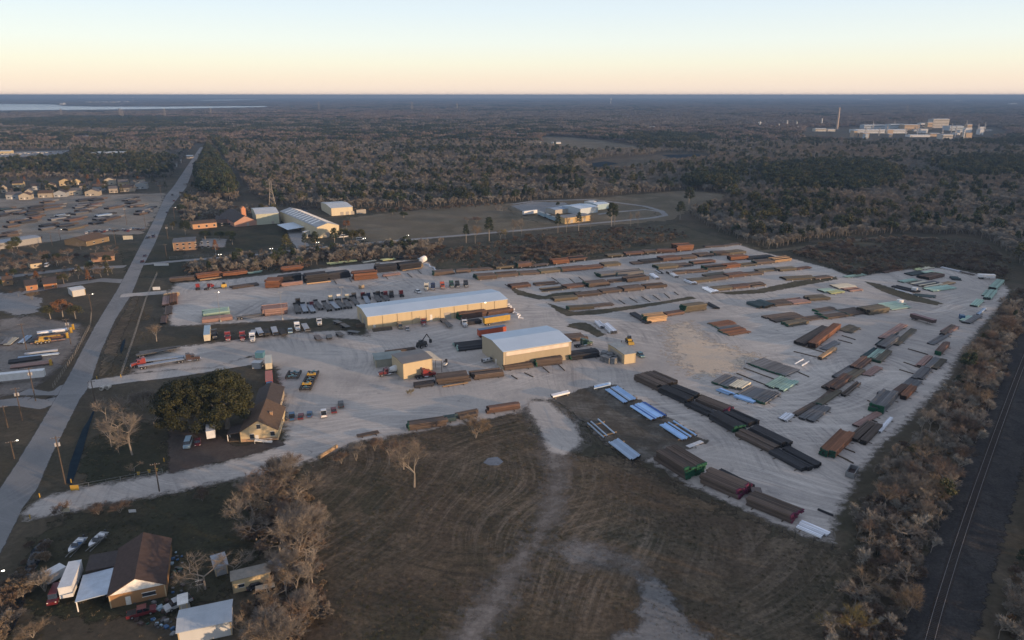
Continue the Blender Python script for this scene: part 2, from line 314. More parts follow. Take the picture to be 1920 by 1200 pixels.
def pm(c): return M('pipe_'+PIPE[c][0], PIPE[c][1], tuple(min(1, x*1.3+.012) for x in PIPE[c][1]), .8, .62, 0, .14, True, (.25,3,3))
def cm(c): return M('cap_'+CAPC[c][0], CAPC[c][1], None, 2, .6)
m_pipe_shade = M('pipe_bore', (.012,.012,.012), None, 2, .9)  # near-black colour standing in for the shade inside open pipes
m_wood = M('timber', (.085,.066,.048), (.13,.10,.072), 1.5, .85, 0, .2)
m_woodend = M('pale_timber_end', (.42,.40,.36), (.55,.52,.47), 3, .8)
ORD = ['first','second','third','fourth','fifth','sixth','seventh','eighth','ninth','tenth','eleventh','twelfth','thirteenth','fourteenth','fifteenth','sixteenth','seventeenth','eighteenth','nineteenth','twentieth']
ONUSE = {}
def stack(x0, y0, x1, y1, w_, h, col, cap='', d=None, label='', group='pipe stacks in the yard', name='pipe_stack', bear=True, thick=.34):
    p0, p1 = G(x0, y0), G(x1, y1); dv = p1-p0; L = dv.length; rz = math.atan2(dv.y, dv.x)
    nx, ny = -dv.y/L, dv.x/L; side = 1
    if ny < 0: side = -1
    if isinstance(w_, tuple):
        q = G(*w_)-p0; w_ = abs(q.x*nx+q.y*ny)*1.12
        if x0 > 1480 and y0 > 600: p0 = p0-dv*.06; L *= 1.13
    far = y0 < 455
    d = d or (.5 if far else thick)
    d = max(d, w_/26); nr = random.Random(int(x0*7+y0*13)); near = y0 > 560; bj = {}
    if x0 > 880 and y0 < 560: h *= .85; p0 = p0-dv*.02; L *= 1.04
    root = empty(name, (p0.x, p0.y, 0), rz, label, 'pipe stack' if name == 'pipe_stack' else name.replace('_', ' '), group)
    n = max(1, int(round(w_/d))); d = w_/n
    zb = .28 if bear else 0
    layers = max(1, int(round((h-zb)/d/.9))); lh = (h-zb)/layers
    ntier = max(1, int(round(layers*lh/1.15))) if not far else max(1, int(layers*lh/2.2))
    per = math.ceil(layers/ntier); z = zb; made = 0; mats = [pm(col), m_pipe_shade]
    seg = 6 if (w_*h < 30 and not far) else 5
    ends = []
    for t in range(ntier):
        b = MB(); k = min(per, layers-made)
        if k <= 0: break
        offx = nr.uniform(-.15, .15) if ntier > 1 else 0
        for l in range(k):
            for i in range(n):
                if far and l < k-1 and i not in (0, n-1): continue
                if not far and 0 < i < n-1 and 0 < l < k-1 and not near: continue
                if l == k-1 and k > 1 and n > 3 and t == ntier-1 and nr.random() < .03: continue
                g_ = (t, i//6); bj.setdefault(g_, (nr.uniform(-.7,.7), nr.uniform(-.7,.7), nr.gauss(0,.13), nr.random())); q_ = bj[g_]
                if l == k-1 and k > 1 and t == ntier-1 and q_[3] < .13: continue
                b.ct = min(1, max(0, nr.gauss(.5, .21)+q_[2])); j0, j1 = nr.uniform(-.12, .12)+offx+q_[0], nr.uniform(-.12, .12)+offx+q_[1]
                yy = side*(i+.5)*d; zz = z+(l+.5)*lh; r = d*.49
                b.cm = 0; b.tube((j0, yy, zz), (L+j1, yy, zz), r, n=seg, caps=False)
                b.cm = 1; nv = len(b.v)
                b.f += [tuple(range(nv-2*seg, nv-seg))[::-1], tuple(range(nv-seg, nv))]; b.m += [1, 1]; b.t += [b.ct]*2  # closed flat ends, the dark of a hollow painted on
                ends.append((j0, L+j1, yy, zz, r))
        if k > 1 and n > 2 and not near:
            b.cm = 1; b.ct = .5; ya, yb = sorted((side*d*.9, side*(w_-d*.9))); b.box(.35, L-.35, ya, yb, z+.05, z+(k-.8)*lh)  # filler core, coloured like the shade between pipes
        b.build('pipe_tier', mats, root); z += k*lh; made += k
        if t < ntier-1 and not far:
            for fx in (.14, .86): s_ = MB(); ya, yb = sorted((0, side*w_)); s_.box(L*fx-.07, L*fx+.07, ya-.08, yb+.08, z+.003, z+.1); s_.build('spacer', m_wood, root)
            z += .1
    if bear:
        for fx in (.18, .82) if L > 6 else (.3,):
            s_ = MB(); ya, yb = sorted((-side*nr.uniform(.5, 1.1), side*(w_+.3))); s_.box(L*fx-.14, L*fx+.14, ya, yb, .005, zb-.004)
            if x0 > 880 and y0 < 560:
                s_.cm = 1; s_.box(L*fx-.22, L*fx+.22, (ya if side > 0 else yb)-.3, (ya if side > 0 else yb)+.1, .005, zb+.3)
            s_.build('bearer', [m_wood, m_woodend], root)
    if cap:
        b = MB()
        for (a, e, yy, zz, r) in ends:
            if nr.random() < .12: continue
            if cap[1] in 'LB': b.tube((a-.12, yy, zz), (a+.32, yy, zz), r*1.12, n=5)
            if cap[1] in 'RB': b.tube((e-.32, yy, zz), (e+.12, yy, zz), r*1.12, n=5)
        b.build('end_cap', cm(cap[0]), root)['kind'] = 'stuff'
    return root
def row(where, items, group=None):
    items = [i if isinstance(i, (list, tuple)) else i for i in items]
    used = {}
    for k, it in enumerate(items):
        x0, y0, x1, y1, w_, h, col = it[:7]; cap = it[7] if len(it) > 7 else ''
        key = PIPE[col][0]
        lab = '%s pipe stack%s, %s from left, %s' % (key, '' if not cap else ' with %s ends' % CAPC[cap[0]][0], ORD[k], where)
        if len(lab.split()) > 16: lab = lab.replace(' with ', ', ', 1)
        stack(x0, y0, x1, y1, w_, h, col, cap, label=lab, group=group or 'pipe stacks '+where)
def beam(x0, y0, x1, y1, label, group, t=.3, m=None, z=0, name='sleeper_beam', cat='beam'):
    a, b = G(x0, y0), G(x1, y1); L = (b-a).length; q = MB(); q.box(0, L, -t/2, t/2, 0, t); q.box(.1, L-.1, -t*.3, t*.3, t, t*1.25)
    o = q.build(name, m or m_wood); o.location = (a.x, a.y, .13+z); o.rotation_euler.z = math.atan2((b-a).y, (b-a).x); return tag(o, label, cat, group)
# ---- vehicles (x forward)
m_tyre = M('tyre_rubber', (.016,.016,.017), None, 4, .9)
m_rim = M('wheel_rim', (.38,.38,.40), None, 4, .35, .6)
m_glass = M('dark_glass', (.012,.016,.022), (.02,.026,.034), 1, .08, 0, spec=.8)
m_dark = M('dark_chassis', (.025,.025,.027), (.045,.042,.040), 2, .7)
m_chrome = M('chrome', (.60,.61,.63), None, 3, .2, .9)
m_lampg = M('lamp_glass', (.7,.68,.6), None, 5, .2)
m_deck = M('trailer_deck', (.13,.125,.12), (.20,.19,.18), .8, .85, 0, .15)
m_alu = M('aluminium_deck', (.30,.33,.37), (.38,.41,.46), .7, .5, .3, .15)
m_redlamp = M('tail_lamp', (.35,.02,.015), None, 5, .3)
PAINT = {'white': (.68,.69,.70), 'red': (.24,.028,.026), 'orange red': (.45,.09,.04), 'black': (.02,.02,.023), 'navy': (.02,.03,.075), 'blue': (.03,.10,.22),
 'yellow': (.46,.29,.045), 'orange': (.50,.12,.03), 'maroon': (.13,.018,.025), 'grey': (.20,.205,.21), 'silver': (.45,.46,.47), 'dark green': (.02,.07,.05),
 'cream': (.60,.55,.43), 'dark grey': (.06,.062,.067), 'teal': (.08,.20,.26), 'brown': (.07,.045,.04), 'light blue': (.30,.42,.50), 'tan': (.35,.27,.18)}
def paint(c): return M('paint_'+c, PAINT[c], tuple(x*.86 for x in PAINT[c]), .7, .38, 0, .08, spec=.5)
def wheel_set(root, xs, half, r=.5, wd=.3, rims=True):
    for x in xs:
        for s in (-1, 1):
            b = MB(); b.tube((0,-wd/2*1,r), (0,wd/2,r), r, n=12); o = b.build('wheel', m_tyre, root, (x, s*half, 0))
            if rims:
                c = MB(); c.tube((0, s*wd/2, r), (0, s*(wd/2+.03), r), r*.55, n=8); c.build('rim', m_rim, o)
def place(name, px, py, hx, hy, label, cat, group=None, z=.14):
    a, b = G(px, py), G(hx, hy); return empty(name, (a.x, a.y, z), math.atan2((b-a).y, (b-a).x), label, cat, group)
def tractor(px, py, hx, hy, col, label, sleeper=True, group='semi tractors parked in the yard', long=0, cat='truck', name='semi_truck'):
    """px,py: rear end on the ground; hx,hy: a point it faces"""
    r = place(name, px, py, hx, hy, label, cat, group); p = paint(col); b = MB(); Lf = 7.4+long
    b.box(0, Lf-.3, -.45, .45, .7, 1.0); b.box(.3, Lf-3.2, -.9, .9, .85, .95); b.tube((1.3,0,1.0),(1.3,0,1.25),.5,n=10); b.build('chassis', m_dark, r)
    xs = Lf-2.0; cb = MB()
    cb.prism([(xs-1.7,.9),(xs,.9),(xs,1.9),(xs-.35,2.85),(xs-1.7,2.95)], -1.15, 1.15); cab = cb.build('cab', p, r)
    w1 = MB(); w1.prism([(xs-.02,1.95),(xs+.03,1.95),(xs-.31,2.75),(xs-.36,2.75)], -1.0, 1.0); w1.build('windshield', m_glass, cab)
    for s in (-1, 1):
        q = MB(); ya, yb = sorted((s*1.14, s*1.17)); q.prism([(xs-1.2,1.95),(xs-.25,1.95),(xs-.5,2.6),(xs-1.2,2.6)], ya, yb); q.build('side_window', m_glass, cab)
        q = MB(); ya, yb = sorted((s*.65, s*1.2)); q.tube((xs-2.8,s*.85,.68),(xs-1.3,s*.85,.68),.32,n=10); q.build('fuel_tank', m_chrome, r)
        q = MB(); q.tube((xs-1.85-(1.5 if sleeper else 0),s*1.05,1.0),(xs-1.85-(1.5 if sleeper else 0),s*1.05,3.7),.08,n=6); q.build('exhaust_stack', m_chrome, r)
        q = MB(); ya, yb = sorted((s*1.25, s*1.4)); q.box(xs+.0, xs+.12, ya, yb, 2.0, 2.5); q.box(xs+.02, xs+.07, *sorted((s*1.12, s*1.27)), 2.1, 2.15); q.build('mirror', m_chrome, cab)
        q = MB(); ya, yb = sorted((s*.62, s*.9)); q.box(Lf-.02, Lf+.05, ya, yb, 1.15, 1.38); q.build('headlight', m_lampg, r)
    hb = MB(); hb.prism([(xs+.03,.85),(Lf,.75),(Lf,1.55),(Lf-.25,1.68),(xs+.03,1.9)], -.78, .78); hb.box(xs+.3, Lf-.25, -1.15, -.79, 1.05, 1.32, .04); hb.box(xs+.3, Lf-.25, .79, 1.15, 1.05, 1.32, .04)
    hb.build('hood', p, r); q = MB(); q.box(Lf+.003, Lf+.06, -.5, .5, .8, 1.5); q.build('grille', m_chrome, r)
    q = MB(); q.box(Lf-.05, Lf+.2, -1.15, 1.15, .45, .73); q.build('bumper', m_chrome, r)
    if sleeper:
        q = MB(); q.prism([(xs-3.3,.95),(xs-1.72,.95),(xs-1.72,2.98),(xs-1.9,3.45),(xs-3.3,3.45)], -1.2, 1.2); q.build('sleeper_cabin', p, r)
    wheel_set(r, [.8, 2.1], .85, .5, .55); wheel_set(r, [Lf-1.1], .98, .5, .3); return r
def trailer(px, py, hx, hy, col, roofc, label, L=14.5, group=None, h=2.8, name='box_trailer'):
    r = place(name, px, py, hx, hy, label, 'trailer', group); b = MB(); b.box(0, L, -1.27, 1.27, 1.2, 1.2+h)
    for k in range(1, int(L/1.2)): b.box(k*1.2-.03, k*1.2+.03, -1.3, 1.3, 1.25, 1.15+h)
    b.build('body', paint(col), r); q = MB(); q.box(-.05, L+.05, -1.33, 1.33, 1.203+h, 1.3+h); q.build('roof', paint(roofc), r)
    q = MB(); q.box(-.04, 0, -1.15, -.03, 1.3, 1.1+h); q.box(-.04, 0, .03, 1.15, 1.3, 1.1+h); q.build('rear_door', paint(col), r)
    q = MB(); q.box(.3, 4.2, -.9, .9, .85, 1.19); q.build('bogie', m_dark, r); wheel_set(r, [1.2, 2.5], .95, .5, .5)
    for s in (-.8, .8):
        q = MB(); q.box(L-3.1, L-2.95, s-.07, s+.07, 0, 1.19); q.build('landing_leg', m_dark, r)
    return r
def flatbed(px, py, hx, hy, label, L=14.0, m=None, group='flatbed trailers parked in the yard', name='flatbed_trailer', headb=True):
    r = place(name, px, py, hx, hy, label, 'trailer', group); b = MB(); b.box(0, L, -1.27, 1.27, 1.3, 1.42)
    for k in range(1, int(L/.8)): b.box(k*.8-.05, k*.8+.05, -1.22, 1.22, 1.423, 1.45)
    b.build('deck', m or m_deck, r); q = MB(); q.box(.2, L-.4, -.55, -.4, .85, 1.297); q.box(.2, L-.4, .4, .55, .85, 1.297); q.build('frame', m_dark, r)
    if headb:
        q = MB(); q.box(L-.12, L, -1.25, 1.25, 1.43, 2.3); q.build('headboard', m_dark, r)
    wheel_set(r, [1.1, 2.4], .95, .5, .5)
    for s in (-.8, .8):
        q = MB(); q.box(L-3.1, L-2.95, s-.07, s+.07, 0, 1.297); q.build('landing_leg', m_dark, r)
    return r
def car(px, py, hx, hy, col, label, kind='car', group='cars and pickups parked in the yard', z=.14):
    r = place({'pickup': 'pickup_truck', 'van': 'van', 'suv': 'suv'}.get(kind, 'parked_car'), px, py, hx, hy, label, {'pickup': 'pickup', 'suv': 'car'}.get(kind, kind), group, z); p = paint(col)
    L, W, H = {'car': (4.6,.9,1.45), 'pickup': (5.7,1.0,1.9), 'van': (5.6,1.0,2.3), 'suv': (4.9,.97,1.8)}[kind]; b = MB(); hz = H*.55
    b.prism([(0,.38),(L-.1,.38),(L,.6),(L-.05,hz-.08),(L-1.1,hz+.02),(.1,hz)], -W, W); body = b.build('body', p, r)
    if kind == 'pickup': c0, c1, a0, a1 = 2.0, L-1.25, .12, .6
    elif kind == 'van': c0, c1, a0, a1 = .05, L-.95, .05, .5
    elif kind == 'suv': c0, c1, a0, a1 = .1, L-1.15, .25, .6
    else: c0, c1, a0, a1 = .5, L-1.2, .5, .7
    q = MB(); q.prism([(c0,hz+.01),(c1,hz+.01),(c1-a1,H-.06),(c0+a0,H-.06)], -W+.1, W-.1); q.build('windows', m_glass, r).name = 'window_band'
    q = MB(); q.box(c0+a0-.02, c1-a1+.05, -W+.13, W-.13, H-.057, H, .05)
    for x in (c0+a0*.5, (c0+c1)/2): q.box(x-.05, x+.05, -W+.07, -W+.12, hz, H-.07); q.box(x-.05, x+.05, W-.12, W-.07, hz, H-.07)
    q.build('roof', p, r)
    if kind == 'pickup':
        q = MB(); q.box(.12, 1.9, -W+.12, W-.12, hz+.003, hz+.02); q.build('cargo_bed', m_dark, r)
    for s in (-1, 1):
        q = MB(); q.box(L-.08, L+.01, *sorted((s*(W-.35), s*(W-.06))), hz-.28, hz-.12); q.build('headlight', m_lampg, r)
        q = MB(); q.box(-.02, .05, *sorted((s*(W-.25), s*(W-.05))), hz-.3, hz-.1); q.build('tail_light', m_redlamp, r)
    wheel_set(r, [L*.19, L*.8], W-.1, .36, .24); return r
# ---- buildings
def wallm(n, c): return M('wall_'+n, c, tuple(x*.93 for x in c), .15, .6, 0, stretch=(4,4,.15))
m_trim = M('white_trim', (.72,.70,.66), None, 1, .6)
m_shingle = M('brown_shingle', (.095,.062,.042), (.12,.082,.058), 1.2, .9)
m_shingled = M('dark_shingle', (.055,.045,.043), (.075,.062,.058), 1.2, .9)
m_winglass = M('window_glass', (.03,.035,.045), (.05,.055,.065), .5, .1, spec=.8)
m_door = M('door_paint', (.60,.58,.54), None, 2, .5)
m_shutter = M('roller_door', (.30,.28,.25), None, 3, .5, stretch=(.1,.1,6))
def frame(x0, y0, x1, y1):
    a, b = G(x0, y0), G(x1, y1); d = b-a; return a, d.length, math.atan2(d.y, d.x)
def roofslab(b, L, D, h, rise, axis, ov=.3, th=.14):
    """two-sided roof over 0..L x 0..D with the ridge along axis"""
    if axis == 'x': b.prismx([(-ov,h-.05),(D/2,h+rise),(D+ov,h-.05),(D+ov,h+th-.05),(D/2,h+rise+th),(-ov,h+th-.05)], -ov, L+ov)
    else: b.prism([(-ov,h-.05),(L/2,h+rise),(L+ov,h-.05),(L+ov,h+th-.05),(L/2,h+rise+th),(-ov,h+th-.05)], -ov, D+ov)
def shell(b, L, D, h, rise, axis, z=0):
    if axis == 'x': b.prismx([(0,z),(D,z),(D,h),(D/2,h+rise-.02),(0,h)], 0, L)
    else: b.prism([(0,z),(L,z),(L,h),(L/2,h+rise-.02),(0,h)], 0, D)
def shed(x0, y0, x1, y1, D, h, rise, wc, roofm, label, axis='x', name='metal_building', bays=0, win=(), doors=(), ribs=True, group=None, cat='building'):
    """front wall runs from pixel 0 to pixel 1; win/doors: (side, at, z0, width, height) with side f,l,r,b"""
    a, L, rz = frame(x0, y0, x1, y1); r = empty(name, (a.x, a.y, 0), rz, label, cat, group)
    wl = wallm(wc[0], wc[1]); b = MB(); shell(b, L, D, h, rise, axis); wall = b.build('wall', wl, r)
    b = MB(); roofslab(b, L, D, h, rise, axis)
    if ribs:
        n = int((L if axis == 'x' else D)/1.2)
        for k in range(1, n):
            if axis == 'x':
                x = k*L/n
                for ya, yb, za, zb in ((-.3,D/2,h-.05,h+rise),(D/2,D+.3,h+rise,h-.05)): b.prismx([(ya,za+.141),(yb,zb+.141),(yb,zb+.165),(ya,za+.165)], x-.025, x+.025)
            else:
                y = k*D/n
                for xa, xb, za, zb in ((-.3,L/2,h-.05,h+rise),(L/2,L+.3,h+rise,h-.05)): b.prism([(xa,za+.141),(xb,zb+.141),(xb,zb+.165),(xa,za+.165)], y-.025, y+.025)
    b.build('roof', roofm, r)
    if bays:
        for k in range(1, bays):
            b = MB(); b.box(k*L/bays-.09, k*L/bays+.09, -.12, -.004, 0, h-.12); b.build('downpipe', M('downpipe_tan', (.20,.16,.11)), r)
    for xa in (-.02, L-.22): b = MB(); b.box(xa, xa+.24, -.07, -.003, 0, h-.1); b.build('corner_trim', M('corner_trim', (.42,.33,.20)), r)
    def opening(side, at, z0, ww, hh, kind):
        b = MB(); e = .06
        if side == 'f': b.box(at, at+ww, -e, -.002, z0, z0+hh)
        elif side == 'b': b.box(at, at+ww, D+.002, D+e, z0, z0+hh)
        elif side == 'l': b.box(-e, -.002, at, at+ww, z0, z0+hh)
        else: b.box(L+.002, L+e, at, at+ww, z0, z0+hh)
        if kind == 'window':
            o = b.build('window', m_winglass, r); f = MB(); 
            for (u0, u1, v0, v1) in ((at-.1, at+ww+.1, z0-.12, z0), (at-.1, at+ww+.1, z0+hh, z0+hh+.1)):
                if side == 'f': f.box(u0, u1, -e-.04, -.003, v0, v1)
                elif side == 'b': f.box(u0, u1, D+.003, D+e+.04, v0, v1)
                elif side == 'l': f.box(-e-.04, -.003, u0, u1, v0, v1)
                else: f.box(L+.003, L+e+.04, u0, u1, v0, v1)
            f.build('sill', m_trim, o)
        else: b.build('door', m_door if ww < 1.6 else m_shutter, r)
    for q in win: opening(*q, 'window')
    for q in doors: opening(*q, 'door')
    return r
# ---- poles
m_pole = M('pole_wood', (.075,.055,.042), (.11,.085,.065), 2, .85)
m_steelpole = M('steel_pole', (.25,.25,.25), None, 2, .5, .4)
m_bulb = M('lit_lamp', (1.0,.93,.78), None, 1, .5, emit=2.2)
m_off = M('lamp_housing', (.30,.30,.31), None, 1, .5)
def pole(px, py, h, label, arms=1, lamp=False, group='utility poles beside the road', r_=.17, trans=False, ang=.4):
    a = G(px, py); o = empty('utility_pole', (a.x, a.y, 0), ang, label, 'utility pole', group)
    b = MB(); b.tube((0,0,0),(0,0,h),r_*1.15,r_*.75,n=7); b.build('pole', m_pole, o)
    for k in range(arms):
        b = MB(); z = h-.5-k*1.0; b.box(-1.2,1.2,-.22,-.14,z,z+.13); c = b.build('crossarm', m_pole, o)
        i_ = MB()
        for x in (-1.1,-.5,.5,1.1): i_.tube((x,-.18,z+.131),(x,-.18,z+.33),.06,n=5)
        i_.build('insulator', m_off, c)
    if trans:
        b = MB(); b.tube((.45,0,h-3),(.45,0,h-1.9),.3,n=8); b.tube((-.45,0,h-3),(-.45,0,h-1.9),.3,n=8); b.build('transformer', m_off, o)
    if lamp:
        b = MB(); b.tube((0,0,h-.6),(1.6,0,h-.2),.05,n=4); c = b.build('lamp_arm', m_steelpole, o)
        b = MB(); b.box(1.5,2.0,-.13,.13,h-.28,h-.14); b.build('lamp_head', m_bulb if lamp == 'lit' else m_off, c)
    return o
def lightpole(px, py, h, label, lit=False, group='floodlight poles in the yard'):
    a = G(px, py); o = empty('floodlight_pole', (a.x, a.y, .1), .4, label, 'light pole', group)
    b = MB(); b.tube((0,0,0),(0,0,h),.11,.07,n=6); b.build('pole', m_steelpole, o)
    b = MB(); b.box(-.9,.9,-.05,.05,h,h+.1); b.build('crossbar', m_steelpole, o)
    for i, s in enumerate((-1, 1)):
        b = MB(); b.box(s*.75-.22,s*.75+.22,-.2,.15,h-.3,h-.01,.04); b.build('floodlight', m_bulb if (lit == 2 or (lit and i)) else m_off, o)
    b = MB(); b.tube((0,0,0),(0,0,.9),.3,n=8); b.build('base', m_woodend, o); return o
# ---- trees
def barkm(n, a, b_): return M(n, a, b_, .6, .9, 0, .22)
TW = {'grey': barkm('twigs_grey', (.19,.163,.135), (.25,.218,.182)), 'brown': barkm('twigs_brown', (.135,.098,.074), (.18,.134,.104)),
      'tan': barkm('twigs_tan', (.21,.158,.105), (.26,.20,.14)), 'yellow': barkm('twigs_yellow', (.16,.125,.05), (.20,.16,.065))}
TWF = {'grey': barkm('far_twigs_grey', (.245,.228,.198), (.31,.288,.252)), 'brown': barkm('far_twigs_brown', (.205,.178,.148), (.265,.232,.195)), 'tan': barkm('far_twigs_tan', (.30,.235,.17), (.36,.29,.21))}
TB = barkm('trunk_bark', (.225,.198,.168), (.31,.275,.235))
LF = {'oak': M('leaf_oak', (.025,.030,.011), (.055,.054,.020), .35, .7, 0, .1, True), 'pine': M('needle_pine', (.022,.036,.018), (.042,.055,.024), .3, .8, 0, .3, True),
      'olive': M('leaf_olive', (.052,.055,.022), (.078,.075,.032), .3, .8, 0, .25, True), 'yellow': M('leaf_yellow', (.20,.15,.035), (.27,.20,.06), .5, .8, 0, .15, True),
      'bush': M('leaf_bush', (.075,.060,.036), (.12,.095,.06), .4, .85, 0, .3, True), 'rusty': M('leaf_rusty', (.15,.062,.025), (.21,.10,.04), .4, .8, 0, .15, True)}
def tri(b, p, d, L, w_):
    u = d.orthogonal(); u.rotate(Matrix.Rotation(random.uniform(0, 6.28), 3, d)); u = u.normalized()*w_/2; q = p+d*L
    b.add([tuple(p-u), tuple(p+u), tuple(q)], [(0,1,2)])
def rv(k=1.0): return Vector((random.gauss(0,k), random.gauss(0,k), random.gauss(0,k)))
def bare_meshes(seed, H=12., spread=.55, depth=4, twigs=9, tw=.05, stem=.18, lean=.5, multi=1):
    """a leafless tree: tapered trunk and forking limbs in one mesh, limbs and fine twigs in the other"""
    random.seed(seed); T, Bc = MB(), MB()
    def grow(p, d, L, r, lev):
        q = p+d*L; (T if lev <= 2 else Bc).tube(p, q, r, r*.68, n=5 if lev < 2 else 3, caps=False)
        if lev >= 2:
            for _ in range(twigs):
                t = random.uniform(.2, 1); dd = (d+rv(.55)); dd.z = dd.z*.8+.15; dd.normalize(); tri(Bc, p.lerp(q, t), dd, random.uniform(.6, 1.7)*H/12, tw)
        if lev >= depth:
            for _ in range(twigs):
                dd = (d+rv(.5)); dd.normalize(); tri(Bc, q, dd, random.uniform(.8, 2.0)*H/12, tw)
            return
        for k in range(3 if lev < 3 else 2+(random.random() < .5)):
            dd = d+rv(spread); dd.z = abs(dd.z)*lean+.28; dd.normalize(); t = random.uniform(.55, 1) if k else 1
            grow(p.lerp(q, t), dd, L*random.uniform(.62, .84), r*.62*(.8+.2*t), lev+1)
    for k in range(multi):
        d = Vector((random.gauss(0,.06),random.gauss(0,.06),1)) if multi == 1 else Vector((math.cos(k*6.28/multi)*.35, math.sin(k*6.28/multi)*.35, 1))
        grow(Vector((0,0,0)), d.normalized(), H*.27, stem*H/12, 0)
    return T, Bc
def leaf_mesh(seed, shape, n, size, clumps=26, flat=.8):
    """foliage: many leaf-cluster faces on the outside of irregular clumps; shape(k)-> centre, radius"""
    random.seed(seed); b = MB()
    for k in range(clumps):
        c, r = shape(k); base = random.gauss(.5, .16)
        for _ in range(n//clumps):
            v = rv().normalized(); v.z = v.z*flat+.1; p = c+v*r*random.uniform(.62, 1.08)
            nn = (v+rv(.6)).normalized(); u = nn.orthogonal().normalized(); u.rotate(Matrix.Rotation(random.uniform(0, 6.28), 3, nn)); w_ = nn.cross(u)
            s = size*random.uniform(.5, 1.25); b.ct = min(1, max(0, base+random.gauss(0,.13)))
            b.add([tuple(p+u*s), tuple(p+w_*s*.7), tuple(p-u*s), tuple(p-w_*s*.7)], [(0,1,2,3)])
    return b
# ================================================================= PIPE STACKS (row by row)
row('backmost row by the scrub', [
 (815,518,852,514.5,6,2.2,'b','gL'),(857,513.5,882,511,5,2,'b'),(884,509.5,922,507,5,1.3,'b','gL'),(931,505,966,501.5,6,1.7,'O'),(973,502.5,997,500,6,3,'r','gL'),(998,501,1030,497,5,.8,'b'),
 (1038,496,1068,493.5,6,3,'o'),(1070,490,1100,487.5,6,2.4,'r'),(1142,482.5,1170,480,6,1.4,'O'),(1174,479,1208,477,6,1.6,'r'),(1210,475.5,1233,474,6,1.8,'b'),(1234,474,1266,474,6,2.4,'r'),
 (1270,471.5,1300,469.5,9,4.5,'o'),(1325,465,1365,462.5,6,1,'b'),(1366,462,1392,458.5,5,.8,'b')])
row('second row from the scrub', [
 (895,526,930,523.5,8,2.8,'b','gL'),(934,521,973,518,8,2.2,'b','gL'),(975,517,1012,515,7,1.8,'b','gL'),(1015,514,1054,510,7,2,'O','gL'),(1057,510.5,1097,507,7,2.3,'r','gL'),(1098,506.5,1130,503.5,6,2,'r'),
 (1133,501,1165,498,7,2,'O'),(1187,497,1206,495.5,6,1.2,'b'),(1208,495,1243,491.5,8,1.6,'k'),(1245,491,1277,488,8,2.6,'r'),(1279,487.5,1308,485,8,2,'b'),(1310,483,1338,481,8,2,'b'),(1340,480,1367,479,8,2.3,'b','gL'),(1368,478.5,1398,475.5,8,2,'O')])
row('row behind the long warehouse end', [
 (961,542,996,538,6,2,'r'),(1005,537,1046,533.5,6,1,'b'),(1020,548,1060,543.5,6,1.2,'O'),(1062,542.5,1100,538,6,1.7,'r'),(1103,540,1142,536,7,2.8,'b','gL'),(1126,521.5,1155,518.5,7,2.6,'g','gL'),(1157,519,1206,514,7,2.6,'g','gB'),(1145,531,1176,528,5,1.3,'b'),(1178,530,1218,525,7,2.5,'b')])
row('row right of the long warehouse', [
 (1040,566.5,1083,562,5,1.7,'O'),(1085,558,1128,553.5,6,1.8,'b'),(1130,551.5,1167,547.5,6,1.8,'b'),(1170,548,1208,544,7,2.3,'b'),(1212,542.5,1250,539,7,2.1,'b')])
row('row along the weedy kerb', [(1066,583,1113,580,5,1.7,'O','gL'),(1116,577,1153,573,5,.6,'b')])
row('double row right of cross lane', [
 (1237,506,1272,503,8,2.2,'O','gL'),(1275,502,1299,499.5,8,1.4,'b'),(1300,497,1340,493,5,2,'r','gL'),(1258,516,1289,513,6,1.6,'b'),(1291,513,1326,510.5,6,1.4,'b'),(1327,508,1361,505,7,2.4,'b','GL'),(1362,504,1389,501,6,2.4,'o'),
 (1390,501,1420,498,6,1.4,'O'),(1421,497,1452,494,7,2.2,'b','gL'),(1372,489.5,1401,487,6,3,'o'),(1403,488,1450,484,7,1.4,'k'),(1453,493,1485,489,7,2.4,'t','gL')])
row('row behind the lower silver bundle', [
 (1297,532,1335,528,6,2,'O'),(1336,527.5,1366,523.5,6,2,'b'),(1326,520,1364,515,5,1.2,'O'),(1367,522,1401,518,6,2.2,'r'),(1402,518,1433,515,6,1.6,'b'),(1426,511,1461,508,6,1.2,'O'),(1462,510,1494,507,6,1.8,'O'),(1495,507,1522,503.5,5,1.2,'r')])
row('weed-edged row by silver bundle', [(1340,547,1373,543.5,6,1.8,'O'),(1374,543,1408,539.5,6,1.6,'r'),(1409,539.5,1437,536,6,1.5,'b'),(1475,527,1528,524,7,1.6,'O'),(1531,525,1562,521.5,6,1.1,'b')])
row('short row above sandy patch', [(1180,590,1211,609,(1189,588),1.1,'k'),(1212,606.5,1250,602,5,3.3,'t','gL'),(1252,594,1284,589,5,1.4,'r'),(1285,587,1325,581.5,5,3.2,'O','gL'),(1322,571,1341,581,(1328,570),1.2,'k')])
row('flat beds beside sandy patch', [(1345,615,1383,609,7,.6,'o','gL'),(1355,622,1394,616,7,.5,'g','gL'),(1367,631,1409,624,8,.8,'o','gL')])
row('low row behind green-ended group', [(1399,571,1425,580,(1412,563),1.6,'n'),(1447,576,1489,571.5,9,1,'b'),(1490,572,1522,568.5,9,1,'p'),(1520,565,1556,562.5,7,1.4,'O')])
row('small pastel group, open gravel', [(1545,550,1570,547.5,6,1.2,'e'),(1560,552.5,1582,549.5,5,1.2,'y'),(1573,543,1607,540,8,1.2,'c'),(1593,548,1619,545,8,1,'p')])
